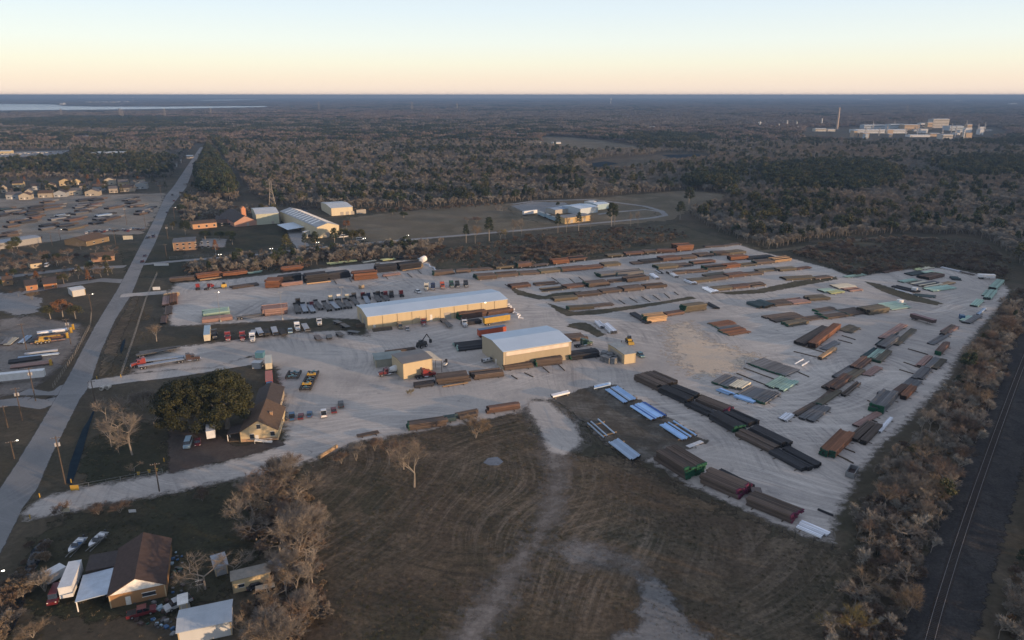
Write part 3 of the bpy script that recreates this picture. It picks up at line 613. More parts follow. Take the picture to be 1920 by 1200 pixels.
row('big slanted green-ended group', [(1455,606,1512,598,10,1,'b'),(1478,614,1517,607.5,5,1.6,'O','gL'),(1513,603,1547,598,5,.8,'b'),(1535,588.5,1570,583,5,1.2,'b','GL'),(1543,594,1581,588,5,1.1,'g','GL'),(1550,600,1592,594,5,1.1,'b','GL'),
 (1593,594,1627,588.5,9,1.2,'b','gL'),(1630,592,1668,586,8,2.6,'O'),(1670,583,1709,577.5,5,.7,'e'),(1661,577,1699,571.5,6,.7,'e')])
row('crowded pastel group, far right', [(1720,508,1745,504,4,.8,'y'),(1733,506.5,1752,503,3,.9,'c'),(1695,531,1722,526.5,4,.9,'e'),(1712,534.5,1737,530,4,.9,'c'),(1724,538,1760,531.5,4,.9,'g'),(1737,541,1768,535.5,5,1.2,'c'),(1742,526,1770,519.5,8,2.2,'r'),(1766,538.5,1791,532,4,1,'t'),
 (1750,548,1794,541.5,7,1,'e'),(1748,518,1766,515,8,1.3,'e'),(1786,526,1802,527,8,1.2,'n'),(1712,518,1738,513,6,1,'n')])
row('beside weedy bank', [(1670,539,1714,550,(1675,536),1.2,'k'),(1680,544,1708,551.5,1,.6,'s'),(1715,556,1754,560,6,.5,'n')])
row('far right corner edge', [(1765,503.5,1799,511.5,2,1.2,'s'),(1800,512,1822,517,3,.7,'b'),(1590,522,1624,517,4,.7,'e'),(1660,513,1690,507,3,.9,'r')], 'pipe stacks along the far right corner')
row('tree-side column, top downward', [
 (1868,545,1882,531,(1880,549),2.2,'e'),(1863,540,1872,531,(1868,542),1.8,'s'),(1848,557,1856,547,(1855,559),1,'e'),(1857,564,1869,549,(1870,566),1.6,'e'),(1833,577,1845,566,(1847,579),1.1,'e'),(1836,592,1850,580,(1842,593),.9,'S'),(1808,605,1823,596,(1817,607),1,'e'),
 (1820,608,1840,596,(1838,609),1,'g'),(1772,630,1789,616,(1780,633),1.4,'b'),(1781,626,1797,616,(1800,628),.8,'p'),(1752,648,1782,630,(1766,650),.8,'g'),(1765,667,1779,651,(1776,670),2,'r','GL'),(1730,690,1748,673,(1744,692),1.1,'p'),(1745,693,1762,676,(1757,694),1.1,'g'),(1758,694,1775,678,(1771,697),.9,'O'),
 (1731,714,1748,696,(1752,718),1,'g'),(1710,736,1730,718,(1738,740),.5,'g')])
row('lower tree-side column, top downward', [
 (1684,744,1703,730,(1700,747),1.5,'r'),(1701,750,1718,733,(1715,752),1.8,'o'),(1658,776,1681,750,(1684,784),3,'g','GL'),(1612,803,1650,781,(1625,807),1.2,'p'),(1653,812,1674,788,(1660,814),1,'s'),(1608,829,1640,800,(1624,834),1.3,'b'),(1625,835,1653,806,(1637,838),2,'b'),(1566,860,1598,827,(1593,868),2.3,'o','gL')])
row('middle strip, bottom upward', [
 (1476,792,1490,781,(1492,798),1,'s'),(1497,781,1532,761,(1506,785),1.1,'b'),(1511,788,1545,765,(1523,793),1,'g'),(1527,793,1556,770,(1540,797),1,'g'),(1535,760,1562,738,(1543,763),1.3,'b'),(1543,762,1575,740,(1560,767),1.2,'O','gL'),(1551,731,1580,713,(1560,735),.9,'b'),(1566,737,1596,714,(1582,741),2.2,'r'),(1586,745,1612,724,(1594,748),1.2,'b'),
 (1577,712,1606,694,(1592,716),1.1,'g'),(1594,717,1622,699,(1610,722),1.2,'O'),(1612,697,1633,680,(1628,702),2,'r'),(1633,707,1655,692,(1648,711),.6,'p')])
row('upper middle strip, bottom upward', [(1630,673,1652,658,(1642,678),.8,'n','gL'),(1640,677,1658,662,(1652,681),1.3,'e','gL'),(1653,681,1671,664,(1670,684),1.3,'O','gL'),(1660,659,1685,640,(1675,663),2.2,'g'),(1655,649,1683,628,(1666,652),.8,'n'),(1664,637,1699,614,(1678,640),1,'p'),(1687,648,1717,622,(1698,651),.8,'O')])
row('around the orange heap', [(1511,649,1557,622,(1532,653),1.6,'b'),(1532,653,1573,620,(1546,656),2.6,'o'),(1551,658,1575,645,(1563,662),.6,'g'),(1543,675,1567,659,(1549,678),1.5,'t'),(1584,622,1602,613,(1594,625),.6,'O'),(1597,626,1613,617,(1610,630),.5,'O')])
row('flat beds on open gravel', [(1472,708,1500,696,(1407,688),.9,'g','gL'),(1470,736,1497,719,(1439,725),1,'e'),(1366,729,1392,713,(1338,720),1,'g','gL'),(1390,734,1408,722,(1370,727),1.2,'c'),(1435,760,1464,741,(1390,741),1,'g','gL'),(1344,734.5,1369,744,(1350,731),.8,'B'),(1378,747,1410,758,(1384,742),.9,'B')])
row('black diagonal row', [(1187,713,1233,735,4.6,2.4,'b'),(1207,707,1253,727,5,2.0,'b'),(1234,737,1285,760,4.4,2.4,'k'),(1257,732,1300,749,3.5,1.7,'k'),(1284,763,1326,783,4.4,1.6,'k'),(1301,754,1356,776,5,1.6,'b','mR'),(1328,787,1375,814,4.6,2.4,'k','GR'),(1355,782,1403,804,5,2.0,'k'),
 (1378,819,1441,851,5,1.9,'b'),(1402,811,1466,843,4,2.1,'k'),(1443,854,1505,888,4,1.5,'k'),(1465,847,1524,879,3.6,1.5,'k')])
row('front row at lower edge', [(1226,864,1284,901,8,3.6,'b','GR'),(1308,906,1382,938,6.5,2.7,'b','mR'),(1348,889,1408,919,1.4,1.4,'k'),(1396,948,1484,984,5.5,2.4,'b','mR'),(1414,936,1490,963,1.4,1.4,'k'),(1492,992,1541,1013,4,.8,'s')])
row('south gravel edge', [(768,809,838,799,3.5,2.2,'b','gL'),(838,793,859,790,3,1.6,'n'),(860,789,899,781,3.5,1.6,'b'),(916,777,974,768,3,2.2,'r'),(672,822,712,814,2,.7,'b')])
row('line below the beige buildings', [(780,729,816,724,4,1.2,'k'),(822,723,880,716,6,2.6,'b'),(833,727,876,720,.8,.6,'t'),(887,714,945,707,5,2.2,'b'),(947,696,1000,690,3.5,2.5,'b'),(1007,689,1056,683,4,3,'b','GL'),(1071,677,1127,670,6,2.2,'k','GL')])
row('around the two warehouses', [(862,660,919,653,(857,648),1.3,'k','eL'),(1066,642,1100,639,7,1.8,'b'),(864,601,912,593.5,6,3.2,'r','GL'),(870,612,905,607,4,1.8,'k'),(915,594,962,587,5,2.2,'r'),(722,664,782,656,2,1,'b')])
row('back left yard corner', [(320,530,366,526,5,2.2,'b'),(371,524,418,518,6,2.4,'o'),(375,527,418,522,1,1,'t'),(420,520,463,515,5,2.2,'o'),(465,515,492,511.5,3,1,'e'),(530,511,568,507,6,2.4,'o'),(617,498,672,491,5,1,'y'),(683,494,707,490,4,.8,'c'),(718,490,742,487,4,.9,'y'),(744,487,787,484,5,1.3,'k')])
row('tall row behind truck line', [(498,541,526,540,10,4,'o'),(528,531,567,526,7,3.4,'k'),(529,538,568,533.5,3,2,'p'),(574,532,616,527,7,4.6,'k'),(577,534,622,529,1,.8,'t'),(618,526,656,520.5,5,4,'k'),(664,527,708,523,7,4.4,'o'),(706,512,745,508.5,7,4,'k'),(720,519.5,751,515.5,4,.9,'p'),(751,508,791,503,7,4,'k'),(756,509,792,504,1.2,.8,'t'),(437,543,486,536,6,1,'b')])
row('striped group left of trucks', [(304,576,306,560,(316,574),1.4,'p'),(319,573,320,557,(331,573),2,'o'),(309,592,311,577,(321,591),.9,'b'),(300,609,303,595,(311,608),.8,'r'),(384,599,431,593,8,2.8,'e'),(380,607,434,601,5,2,'p'),(494,594,540,589,9,3.4,'p')])
row('work yard across the road', [(72,629,127,622,2.5,1.4,'s'),(78,635,126,628,1.2,.8,'S'),(66,640,124,633,3,1.4,'r'),(60,646,122,638,1.2,.8,'p'),(44,668,107,660,1.5,1,'s'),(35,674,108,666,1.4,.9,'S'),(15,684,80,675,4,1,'k'),(22,693,96,684,4,1,'p'),(0,648,12,636,(10,649),.8,'g'),(33,646,50,632,(40,648),.8,'S'),(4,650,22,636,(16,650),.7,'c'),(50,644,70,628,(60,645),.7,'g')])
farrow = [(0,407,18,404,'k'),(10,399,40,396,'g'),(2,396,24,393,'n'),(52,405,76,402,'k'),(55,398,80,395,'k'),(60,392,82,389,'k'),(85,395,118,391,'b'),(84,389,120,386,'b'),(82,382,105,379,'b'),(148,379,175,376,'k'),(176,378,196,375,'k'),(145,388,170,386,'g'),(142,392,160,390,'g'),(172,387,190,384,'r'),
 (168,392,184,390,'b'),(205,393,232,388,'b'),(245,390,272,387,'b'),(240,378,256,374,'g'),(246,383,258,380,'k'),(20,419,50,415,'b'),(42,420,72,416,'k'),(15,428,40,424,'b'),(96,415,125,411,'g'),(110,408,130,405,'S'),(130,416,158,411,'r'),(142,404,166,400,'g'),(82,427,106,423,'k'),(80,433,105,429,'g'),(112,427,140,423,'k'),(128,433,160,427,'O'),
 (185,408,212,404,'S'),(182,414,200,411,'g'),(175,422,195,419,'k'),(200,415,228,408,'b'),(268,398,288,392,'g'),(262,404,280,400,'b'),(0,446,36,442,'b'),(24,455,72,450,'n'),(20,440,35,436,'b'),(60,411,80,408,'r'),(36,403,50,400,'b'),(150,398,168,395,'b')]
nn = {}
for x0, y0, x1, y1, c in farrow:
    nn[c] = nn.get(c, 0)+1
    stack(x0+3, y0-3.2, x1+7, y1-3.4, 5, 1.3, 'k' if c in 'gS' else 'b' if c != 'b' else 'g', label='back pipe stack close behind the %s %s one in distant left yard' % (ORD[nn[c]-1], PIPE[c][0]), group='pipe stacks in the distant left-hand yard', bear=False)
    stack(x0, y0, x1, y1, 7, 1.7, c, label='%s pipe stack, %s of its colour in distant left yard' % (PIPE[c][0], ORD[nn[c]-1]), group='pipe stacks in the distant left-hand yard', bear=False)
# blue and steel-blue coated pipes, each lying on its own across timbers
def bluepipes(p0, p1, p2, n, r_, cols, where, skip=()):
    a, e, q = G(*p0), G(*p1), G(*p2); dv = e-a; L = dv.length; st = (q-a)/(n-1); rz = math.atan2(dv.y, dv.x); k2 = 0
    for k in range(n):
        if k in skip: continue
        p = a+st*k; j = random.uniform(-.35, .35); b = MB(); b.ct = random.uniform(.4, .6); b.tube((j,0,r_+.32),(L+j,0,r_+.32), r_, n=12, caps=False); b.cm = 1
        m = len(b.v); b.f += [tuple(range(m-24, m-12))[::-1], tuple(range(m-12, m))]; b.m += [1,1]; b.t += [b.ct]*2  # ends are closed, their inner shade is painted on
        o = b.build('coated_pipe', [pm(cols[k % len(cols)]), m_pipe_shade]); o.location = (p.x, p.y, .15); o.rotation_euler.z = rz; k2 += 1
        tag(o, '%s coated pipe, %s from the left in the %s' % (PIPE[cols[k % len(cols)]][0], ORD[k2-1], where), 'pipe', 'coated pipes on the laydown dirt')
    for t in (.15, .85):
        u = a+dv*t-st.normalized()*.8; v = q+dv*t+st.normalized()*1.6; b = MB(); LL = (v-u).length; b.box(0, LL, -.22, .22, 0, .27); b.box(.2, LL-.2, -.16, .16, .27, .31)
        o = b.build('timber_beam', M('pale_timber', (.20,.15,.095), (.28,.21,.14), 1.2, .85)); o.location = (u.x, u.y, .155); o.rotation_euler.z = math.atan2((v-u).y, (v-u).x)
        tag(o, 'timber beam under the %s end of the %s' % ('upper' if t < .5 else 'lower', where), 'beam', 'timber beams under the coated pipes')
bluepipes((1136,734),(1171,759),(1158,728),9,.29,'BBBSSBBBB','upper bed of blue pipes', (3,))
bluepipes((1182,765),(1222,791),(1208,758),11,.31,'BBdBBBBBBdd','brightest bed of blue pipes', ())
bluepipes((1238,801),(1281,829),(1262,793),9,.30,'BBBBBBBBB','right-hand bed of blue pipes', (4,6,7))
bluepipes((1101,796),(1132,824),(1122,790),7,.26,'SSSSSSS','sparse bed of thin blue pipes', (1,3,4,5))
bluepipes((1143,834),(1185,867),(1158,827),7,.33,'SSSSSSS','lowest bed of steel-blue pipes', ())
bluepipes((1114,732),(1145,725),(1112,728),3,.33,'SBS','small crosswise bundle near the lane', ())
bluepipes((1036,748),(1068,740),(1034,745),3,.40,'www','white bundle by the dirt track', ())
b = MB(); b.box(0, 6.6, 0, 1.6, 0, .16); b.box(.5,.7,-.001,1.601,.161,.19); b.box(5.9,6.1,-.001,1.601,.161,.19); a = G(1293,841); o = b.build('panel_stack', M('white_panel', (.55,.54,.54))); o.location = (a.x,a.y,.18); q_ = G(1324,829)-a; o.rotation_euler.z = math.atan2(q_.y,q_.x); tag(o, 'flat white panels lying at the corner of the laydown dirt', 'panels')
# loose sleeper beams lying out on the gravel
for i, (x0,y0,x1,y1) in enumerate([(959,705,970,712),(983,700,1000,708),(1018,690,1030,700),(1047,685,1059,696),(1020,678,1022,668)]): beam(x0,y0,x1,y1,'dark sleeper beam on gravel below the stacks, %s from the left' % ORD[i],'sleeper beams below the beige warehouse')
for i, (x0,y0,x1,y1) in enumerate([(1180,559,1195,568),(1203,557,1219,567),(1224,554,1238,564),(1245,551,1256,560),(1264,548,1272,554),(1160,563,1172,571)]): beam(x0,y0,x1,y1,'empty sleeper beam, %s from the left in the bare rack row' % ORD[i],'sleeper beams in the bare rack row')
for i, (x0,y0,x1,y1) in enumerate([(1034,521,1044,527),(1068,523,1077,531),(1085,520,1094,527),(1045,529,1052,534),(947,534,960,543)]): beam(x0,y0,x1,y1,'empty sleeper beam, %s from the left between the back rows' % ORD[i],'sleeper beams between the back rows')
for i, (x0,y0,x1,y1) in enumerate([(1381,701,1440,725),(1394,691,1478,722),(1399,682,1430,690),(1488,660,1545,674),(1504,650,1552,664),(1571,638,1598,645),(1578,630,1604,638),(1497,699,1517,708)]): beam(x0,y0,x1,y1,'long thin sleeper beam %s from the left between the flat pipe beds' % ORD[i],'long sleeper beams between the flat beds')
for i, (x0,y0,x1,y1) in enumerate([(526,532,531,538),(627,527,631,533),(655,523,660,530),(764,513,773,521),(783,507,790,514),(722,518,727,524)]): beam(x0,y0,x1,y1,'short sleeper beam on gravel before the tall stacks, %s from the left' % ORD[i],'sleeper beams before the tall stacks')
for i, (x0,y0,x1,y1) in enumerate([(1592,846,1603,850),(1581,860,1590,864),(1605,829,1616,833),(1620,812,1632,816),(1633,789,1645,793),(1596,867,1600,870),(1700,700,1725,706),(1708,686,1728,692),(1716,661,1740,666),(1640,758,1655,764)]): beam(x0-14,y0-6,x1,y1,'sleeper beam poking from the right-hand stacks, %s listed upward' % ORD[i],'sleeper beams poking from the right-hand column')
beam(1533,957,1562,969,'dark steel pipe lying alone by the lower right corner','loose lengths',t=.45,m=pm('k'),name='loose_pipe',cat='pipe')
beam(1490,684,1506,675,'single white pipe lying on open gravel, the left of two','loose white pipes',t=.4,m=pm('w'),name='loose_pipe',cat='pipe')
beam(1503,687,1517,679,'single white pipe lying on open gravel, the right of two','loose white pipes',t=.4,m=pm('w'),name='loose_pipe',cat='pipe')
beam(598,861,632,839,'long pale log lying on the south gravel edge','loose lengths',t=.8,m=M('pale_log',(.33,.23,.14),(.42,.31,.20),1,.8),name='log',cat='log')
# silver bundles
for i, (x0,y0,x1,y1,w_) in enumerate([(1217,516,1228,524,2.6),(1252,513,1264,521,2.6),(1228,508,1238,514,2),(1282,528,1295,534,4),(1316,542,1333,551,5),(1114,606,1126,618,2.6),(1128,612,1144,627,3.6)]):
    stack(x0,y0,x1,y1,w_,1.6,'w' if i in (1,4) else 's',label='silver white tube bundle by a row end, %s of seven by distance' % ORD[i],group='silver tube bundles',name='tube_bundle',thick=.4)
for i in range(9):      # white fittings heaped at the end of the long warehouse
    p = G(951+i*3.2, 573+i*3.1); b = MB(); ang = random.uniform(0,3.1); b.tube((-1.2,0,.3),(1.2,0,.3+random.uniform(0,.5)),.28,n=7); b.tube((1.0,0,.4),(1.3,.6,.5),.3,n=7); o = b.build('pipe_fitting', pm('w')); o.location = (p.x,p.y,.14); o.rotation_euler.z = ang
    tag(o, 'white bent pipe fitting in the heap at the long warehouse end', 'pipe fitting', 'white pipe fittings heaped by the warehouse end')
for i in range(14):
    p = G(786+i*2.3+random.uniform(-1,1), 487+i*1.5+random.uniform(-2,2)); b = MB(); b.box(-2,2,-.2,.2,.1,.4,.03); b.box(-1.9,1.9,-.3,-.2,0,.12); o = b.build('scaffold_piece', pm('s' if i%2 else 'S')); o.location=(p.x,p.y,.14); o.rotation_euler.z = random.uniform(-1.3,-.4)
    tag(o, 'pale metal scaffold piece scattered beside the round tank', 'scrap metal', 'scrap metal by the round tank')
# ================================================================= BUILDINGS
YW = ('cream_yellow', (.54,.44,.28)); GRW = ('grey_green', (.30,.30,.25))
m_roofb = M('roof_blue_grey', (.48,.57,.66), (.53,.62,.71), .12, .45, 0, spec=.5)
m_rooft = M('roof_taupe', (.17,.16,.155), (.20,.19,.18), .2, .6)
m_roofw = M('roof_pale', (.52,.53,.53), (.60,.60,.60), .2, .45)
m_roofs = M('roof_skylights', (.30,.31,.33), (.42,.42,.42), .2, .5)
wh = shed(690,619,951.5,584,21,6.5,1.2,YW,m_roofb,'long cream warehouse with pale blue roof and ten wall bays','x','warehouse',10,
  doors=[('f',2.6,0,1.1,2.3),('f',30.5,0,1.2,3.6),('f',37.8,0,3.6,3.6),('l',4,0,4,4.2),('l',12,0,4,4.2)])
b = MB(); b.box(59.3,59.9,-.2,-.01,6.1,6.35); b.build('wall_lamp', m_bulb, wh)
ma = shed(944,694.5,1070,673.5,22.5,7.9,1.3,('cream', (.42,.36,.26)),m_roofb,'beige warehouse with pale blue roof, two skylights and long pale wall band','x','warehouse',0,
  doors=[('l',7,0,1.1,2.3)])
L2 = (G(1070,673.5)-G(944,694.5)).length
b = MB(); b.box(1.2,L2-1.2,-.09,-.004,5.9,7.5); b.build('pale_band', M('pale_wall_band', (.60,.51,.42), None, .3, .4), ma)  # paler band along the top of the front wall
b = MB(); b.box(.9,L2-.9,-.07,-.004,0,5.85); b.build('cladding', wallm('beige', (.36,.30,.205)), ma)
for x in (L2*.36, L2*.60):
    b = MB(); b.prismx([(8.2,8.80),(9.8,8.98),(9.8,9.13),(8.2,8.95)], x-2.3, x+2.3); b.build('skylight', m_trim, ma)
s1 = shed(757,713,811,702,12,6.8,.4,YW,m_rooft,'square cream workshop with a flat taupe roof and side awning','x','workshop',0,ribs=False,doors=[('r',2,0,4,4.5)],win=[('f',7,3.2,.8,.8)])
Lw = (G(811,702)-G(757,713)).length
b = MB(); b.prism([(Lw+.32,6.0),(Lw+4.2,5.2),(Lw+4.2,5.35),(Lw+.32,6.15)], -.2, 11.5); b.build('awning', M('awning_cream', (.50,.44,.34)), s1)
for y in (0, 6, 12):
    b = MB(); b.tube((Lw+4,y,0),(Lw+4,y,5.2),.1,n=6); b.build('post', m_dark, s1)
shed(705,690,757,684,8,3.4,.3,GRW,M('roof_sage', (.20,.235,.225), None, .3, .6),'low olive lean-to joined to the left of the square workshop','x','lean_to_shed',ribs=False)
s3 = shed(1170,683.5,1191,680.5,14,4.4,.3,YW,M('roof_greige', (.30,.305,.29)),'small open-fronted shed with cream end wall near the blue pickup','x','open_shed',ribs=False,doors=[('l',2,0,10,3.3)])
for i,(x,y,w_) in enumerate([(1131,680,3),(1141,683,3.6),(1152,684,3.2),(1136,672,3),(1148,675,3.4),(1158,680,3)]):
    a = G(x,y); b = MB(); b.box(0,w_,0,2.6,0,2.3,.12); 
    for k in range(4): b.box(k*w_/4+.1,k*w_/4+.18,-.03,.12,.1,2.2)
    o = b.build('metal_bin', M('bin_grey', (.13,.135,.14),(.19,.195,.20),.8,.6,0,.15)); o.location=(a.x,a.y,.14); o.rotation_euler.z=.5+i*.2
    tag(o,'grey steel scrap bin %s in the cluster left of the open shed' % ORD[i],'bin','steel bins beside the open shed')
# office house by the oak (gable front) and its rear wing
HW = ('house_cream', (.55,.44,.27))
hs = shed(452,829,522,824,17,3.4,3.6,HW,m_shingle,'cream gabled office house with brown shingle roof beside the oak','y','office_house',ribs=False,
  win=[('f',5.2,4.2,1.2,1.5),('f',9.2,1.5,1.3,1.5),('f',2.9,.9,1.3,1.6),('r',4,1.1,1.2,1.3),('r',10,1.1,1.2,1.3)],doors=[('f',4.4,0,1.1,2.1)])
b = MB(); b.box(0.02,(G(522,824)-G(452,829)).length-.02,-.05,-.004,0,1.0); b.build('brick_skirt', M('brick_tan', (.36,.23,.14)), hs)
b = MB(); b.prism([(-.3,3.1),(-4.2,2.5),(-4.2,2.65),(-.3,3.25)], .5, 6.5)
po = b.build('porch_roof', m_shingled, hs)
for y in (.7, 3.5, 6.3):
    b = MB(); b.box(-4.1,-3.9,y-.1,y+.1,0,2.5); b.build('porch_post', m_trim, hs)
b = MB(); b.box(-4.2,-.1,.5,6.4,0,.3); b.build('porch_deck', m_wood, hs)
b = MB(); b.prism([(4.5,1.0),(9.8,.05),(9.8,.15),(4.5,1.1)], -2.2, -.9); b.box(4.5,9.8,-2.2,-2.14,.9,1.0); b.box(4.5,9.8,-.96,-.9,.9,1.0)
for x in (4.6,7.2,9.7): b.box(x-.04,x+.04,-2.2,-2.12,0,1.1)
b.build('ramp', m_trim, hs)
b = MB(); b.box(8.2,9.0,7.5,8.2,4.4,6.2); b.box(8.1,9.1,7.4,8.3,6.21,6.35); b.build('chimney', M('brick_tan', (.36,.23,.14)), hs)
shed(476,784,524,780,18,3.2,2.2,('house_side', (.36,.30,.22)),m_shingled,'low brown-roofed rear wing behind the gabled office house','y','rear_wing',ribs=False,win=[('r',4,1,1.2,1.2),('r',9,1,1.2,1.2)])
# bottom-left homestead
h2 = shed(208,1141,313,1118,17.5,3.2,3.0,('brick_orange', (.34,.19,.09)),M('deep_brown_shingle',(.058,.038,.032),(.08,.054,.046),1.2,.9),'large brown-roofed brick house with white gable at the lower left','y','brick_house',ribs=False,win=[('f',6.3,1.2,2.6,.9),('f',17,1.3,1.5,.9)],doors=[('f',3,0,1,2.1)],)
Lh = (G(313,1118)-G(208,1141)).length
b = MB(); b.prism([(.2,3.2),(Lh-.2,3.2),(Lh/2,6.0)], -.08, -.004); b.build('gable_board', m_trim, h2)
b = MB(); b.prism([(-.2,3.0),(-6.5,2.6),(-6.5,2.75),(-.2,3.15)], 1, 10.5); b.build('carport_roof', M('carport_blue', (.40,.46,.53), None, .4, .4), h2)
for y in (1.3, 10.2):
    b = MB(); b.box(-6.4,-6.2,y-.1,y+.1,0,2.6); b.build('carport_post', m_trim, h2)
b = MB(); b.prism([(-6,3.35),(.5,3.2),(.5,3.35),(-6,3.5)], 10.8, 17); b.prism([(-6,0),(-.02,0),(-.02,3.15),(-6,3.3)], 11.2, 16.6); b.build('side_wing', m_shingled, h2)
shed(337,1212,436,1190,6.5,3.4,.7,('corrugated_white', (.55,.56,.56)),M('roof_pale_steel', (.38,.42,.46), (.44,.48,.52), .3, .4),'pale corrugated metal shed cut by the lower edge','x','corrugated_shed')
shed(438,1113,508,1096,3.2,3.4,.15,('yellow_board', (.62,.49,.29)),M('roof_dull3',(.22,.20,.17)),'small yellow cabin with a slanted front under bare trees','x','cabin',ribs=False,win=[('f',1.2,1.2,1.2,.8),('f',10,1.4,.9,.7)])
shed(405,1082,428,1075,5,2.4,.5,('plain_grey', (.30,.31,.32)),M('roof_dull', (.28,.30,.33)),'grey storage hut half hidden behind bare branches','x','storage_hut',ribs=False)
shed(338,1150,353,1146,3,2.3,.3,('hut_white', (.5,.5,.48)),m_trim,'tiny white lean-to beside the junk pile','x','garden_shed',ribs=False,doors=[('f',.5,0,1.6,1.8)])
shed(520,1085,532,1080,4,2.2,.3,('hut_lilac', (.25,.25,.30)),M('roof_dull2', (.24,.25,.29)),'small dull hut among bare trees east of the yellow cabin','x','garden_hut',ribs=False)
# buildings along the lane
b1 = shed(568,447,572,447.5,6,5,.3,('w',(.5,.5,.45)),m_roofw,'white annex box at the left foot of the skylit factory','x','annex',ribs=False)
fac = shed(596,447,637,442.5,95,8.5,2.5,('factory_cream', (.60,.52,.36)),m_roofs,'long pale factory with striped skylight roof beside the lane','y','factory',doors=[('f',6,0,4,4),('f',18,0,4,4)])
Lf_ = (G(637,442.5)-G(596,447)).length
for k in range(10):
    for xa, xb, za, zb in ((1,Lf_/2-1,8.9,11.05),(Lf_/2+1,Lf_-1,11.05,8.9)):
        b = MB(); b.prism([(xa,za-.12),(xb,zb-.12),(xb,zb+.06),(xa,za+.06)], 14+k*7.6, 17+k*7.6); b.build('skylight', m_trim, fac)
b = MB(); b.prism([(-.3,4.2),(-14,3.4),(-14,3.6),(-.3,4.4)], 30, 58); b.build('canopy', m_roofb, fac)
for y in (31,44,57):
    b = MB(); b.tube((-13.6,y,0),(-13.6,y,3.4),.15,n=6); b.build('canopy_post', m_dark, fac)
shed(622,405,662,402,40,7,1.5,('wing_cream', (.62,.55,.40)),m_roofw,'cream rear wing of the skylit factory with roller doors','x','factory_wing',doors=[('f',8,0,3,3),('f',13,0,3,3),('f',18,0,3,3),('f',23,0,9,4)])
shed(482,422,524.5,419,38,9,2,('pale_green', (.46,.48,.38)),m_roofw,'pale metal hall with white roof right of the church','x','metal_hall',doors=[('f',12,0,2,2.5)])
ch = shed(440,426,482,422,50,3.6,5,('pink_brick', (.42,.24,.18)),m_shingled,'pink brick church with steep gable and short brick tower','y','church',ribs=False,doors=[('f',10,0,2,2.8)])
b = MB(); b.box(9,12.5,9,12.5,5,13); b.prism([(8.7,13.001),(12.8,13.001),(10.75,15.5)], 8.7, 12.8); b.build('tower', M('tower_brick', (.45,.20,.11)), ch)
shed(362,430,407,426,14,4,1.6,('orange_brick', (.48,.27,.15)),m_shingle,'long orange brick hall with brown roof near the road','x','brick_hall',ribs=False,win=[('f',4+k*6,1,1.4,1.8) for k in range(5)])
shed(405,419,442,417,22,3.2,1,('dull_brick', (.20,.15,.13)),m_shingled,'low dark-roofed link between brick hall and church','x','link_building',ribs=False)
shed(326,471,368,468,18,6,.3,('brown_brick', (.27,.17,.11)),M('flat_roof', (.10,.10,.105), (.15,.15,.15), .3, .8),'two-storey brown brick office with a flat dark roof','x','brick_office',ribs=False,win=[('f',2+k*4,z,1.4,1.4) for k in range(6) for z in (1,3.8)])
# sheds of the compound inside the loop lane
shed(1059,420,1107,414,14,5,.6,('yellow_shed', (.50,.36,.17)),M('r_g', (.20,.20,.20)),'long yellow shed nearest the loop lane','x','yellow_shed',ribs=False,doors=[('f',6,0,3,3),('f',20,0,3,3)])
shed(1088,403,1121,398,24,5.5,1,('shed_blue', (.45,.52,.58)),m_roofb,'white and blue metal shed in the middle of the compound','x','metal_shed')
shed(1120,394,1142,391,14,5,.8,('shed_pale_blue', (.30,.42,.48)),m_roofb,'small pale blue shed at the right of the compound','x','blue_shed')
shed(1041,402,1064,399,14,4,.8,('shed_white', (.40,.38,.34)),M('r_b', (.24,.30,.38)),'shed with blue-grey roof behind the yellow shed','x','grey_shed',ribs=False)
shed(1064,398,1077,396,12,4,.5,('shed_grey', (.33,.34,.35)),m_roofw,'small white-roofed shed left of the blue and white one','x','white_shed',ribs=False)
shed(1108,388,1118,386,8,4.5,.4,('shed_wh2', (.6,.6,.58)),m_roofw,'tiny white shed at the back of the compound','x','white_hut',ribs=False)
for i,(x,y,x2,y2) in enumerate([(1010,404,1022,409),(1022,408,1033,413),(1030,412,1041,416)]): trailer(x,y,x2,y2,'light blue','grey','light blue container trailer, %s in the line by the yellow shed' % ORD[i],L=17,group='container trailers by the compound')
trailer(981,405,1003,402,'white','white','long white trailer at the left of the compound',L=16)
# suburb houses and other far buildings
HC = [(.36,.32,.26),(.32,.34,.36),(.42,.38,.31),(.46,.37,.22),(.33,.30,.26)]; RC = [m_shingled, M('roof_grey_shingle', (.11,.105,.105), (.15,.14,.14), .5, .9), m_shingle]
hp = [(3,362,12),(12,374,26),(36,375,22),(24,352,20),(48,370,15),(72,371,27),(101,370,24),(130,366,22),(112,349,22),(150,357,16),(160,368,26),(174,358,22),(196,347,20),(222,349,19),(244,350,17),(225,360,26),(254,355,22),(258,344,15),(138,347,14),(205,362,16),(86,358,18),(60,357,14)]
for i,(x,y,wd) in enumerate(hp):
    c = HC[i%5]; shed(x,y,x+wd,y-.8,11,4.6 if i%4 else 6,2.6,('suburb%d' % (i%5), c),RC[i%3],'%s house with %s roof, %s from left in the suburb' % (['cream','pale blue','ivory','yellow','beige'][i%5], ['dark','grey','brown'][i%3], ORD[i] if i < 20 else ['rear','rearmost'][i-20]),'x' if i%2 else 'y','suburban_house',ribs=False,
      group='houses of the far left suburb',win=[('f',1.5,1,1.6,1.4),('f',7,1,1.6,1.4)],doors=[('f',4.6,0,1.1,2.1)],cat='house')
fb = [(146,262,20,'white',8),(172,298,58,'white',10),(8,312,0,'',0),(40,316,20,'dark',3),(318,316,12,'white',5),(330,306,10,'pale',4),(350,297,12,'pale',4),(958,257,30,'white',6),(992,270,24,'white',4),(1038,270,14,'white',3),(1212,241,40,'white',5),(0,289,20,'yellow',5),(186,245,22,'pale',4)]
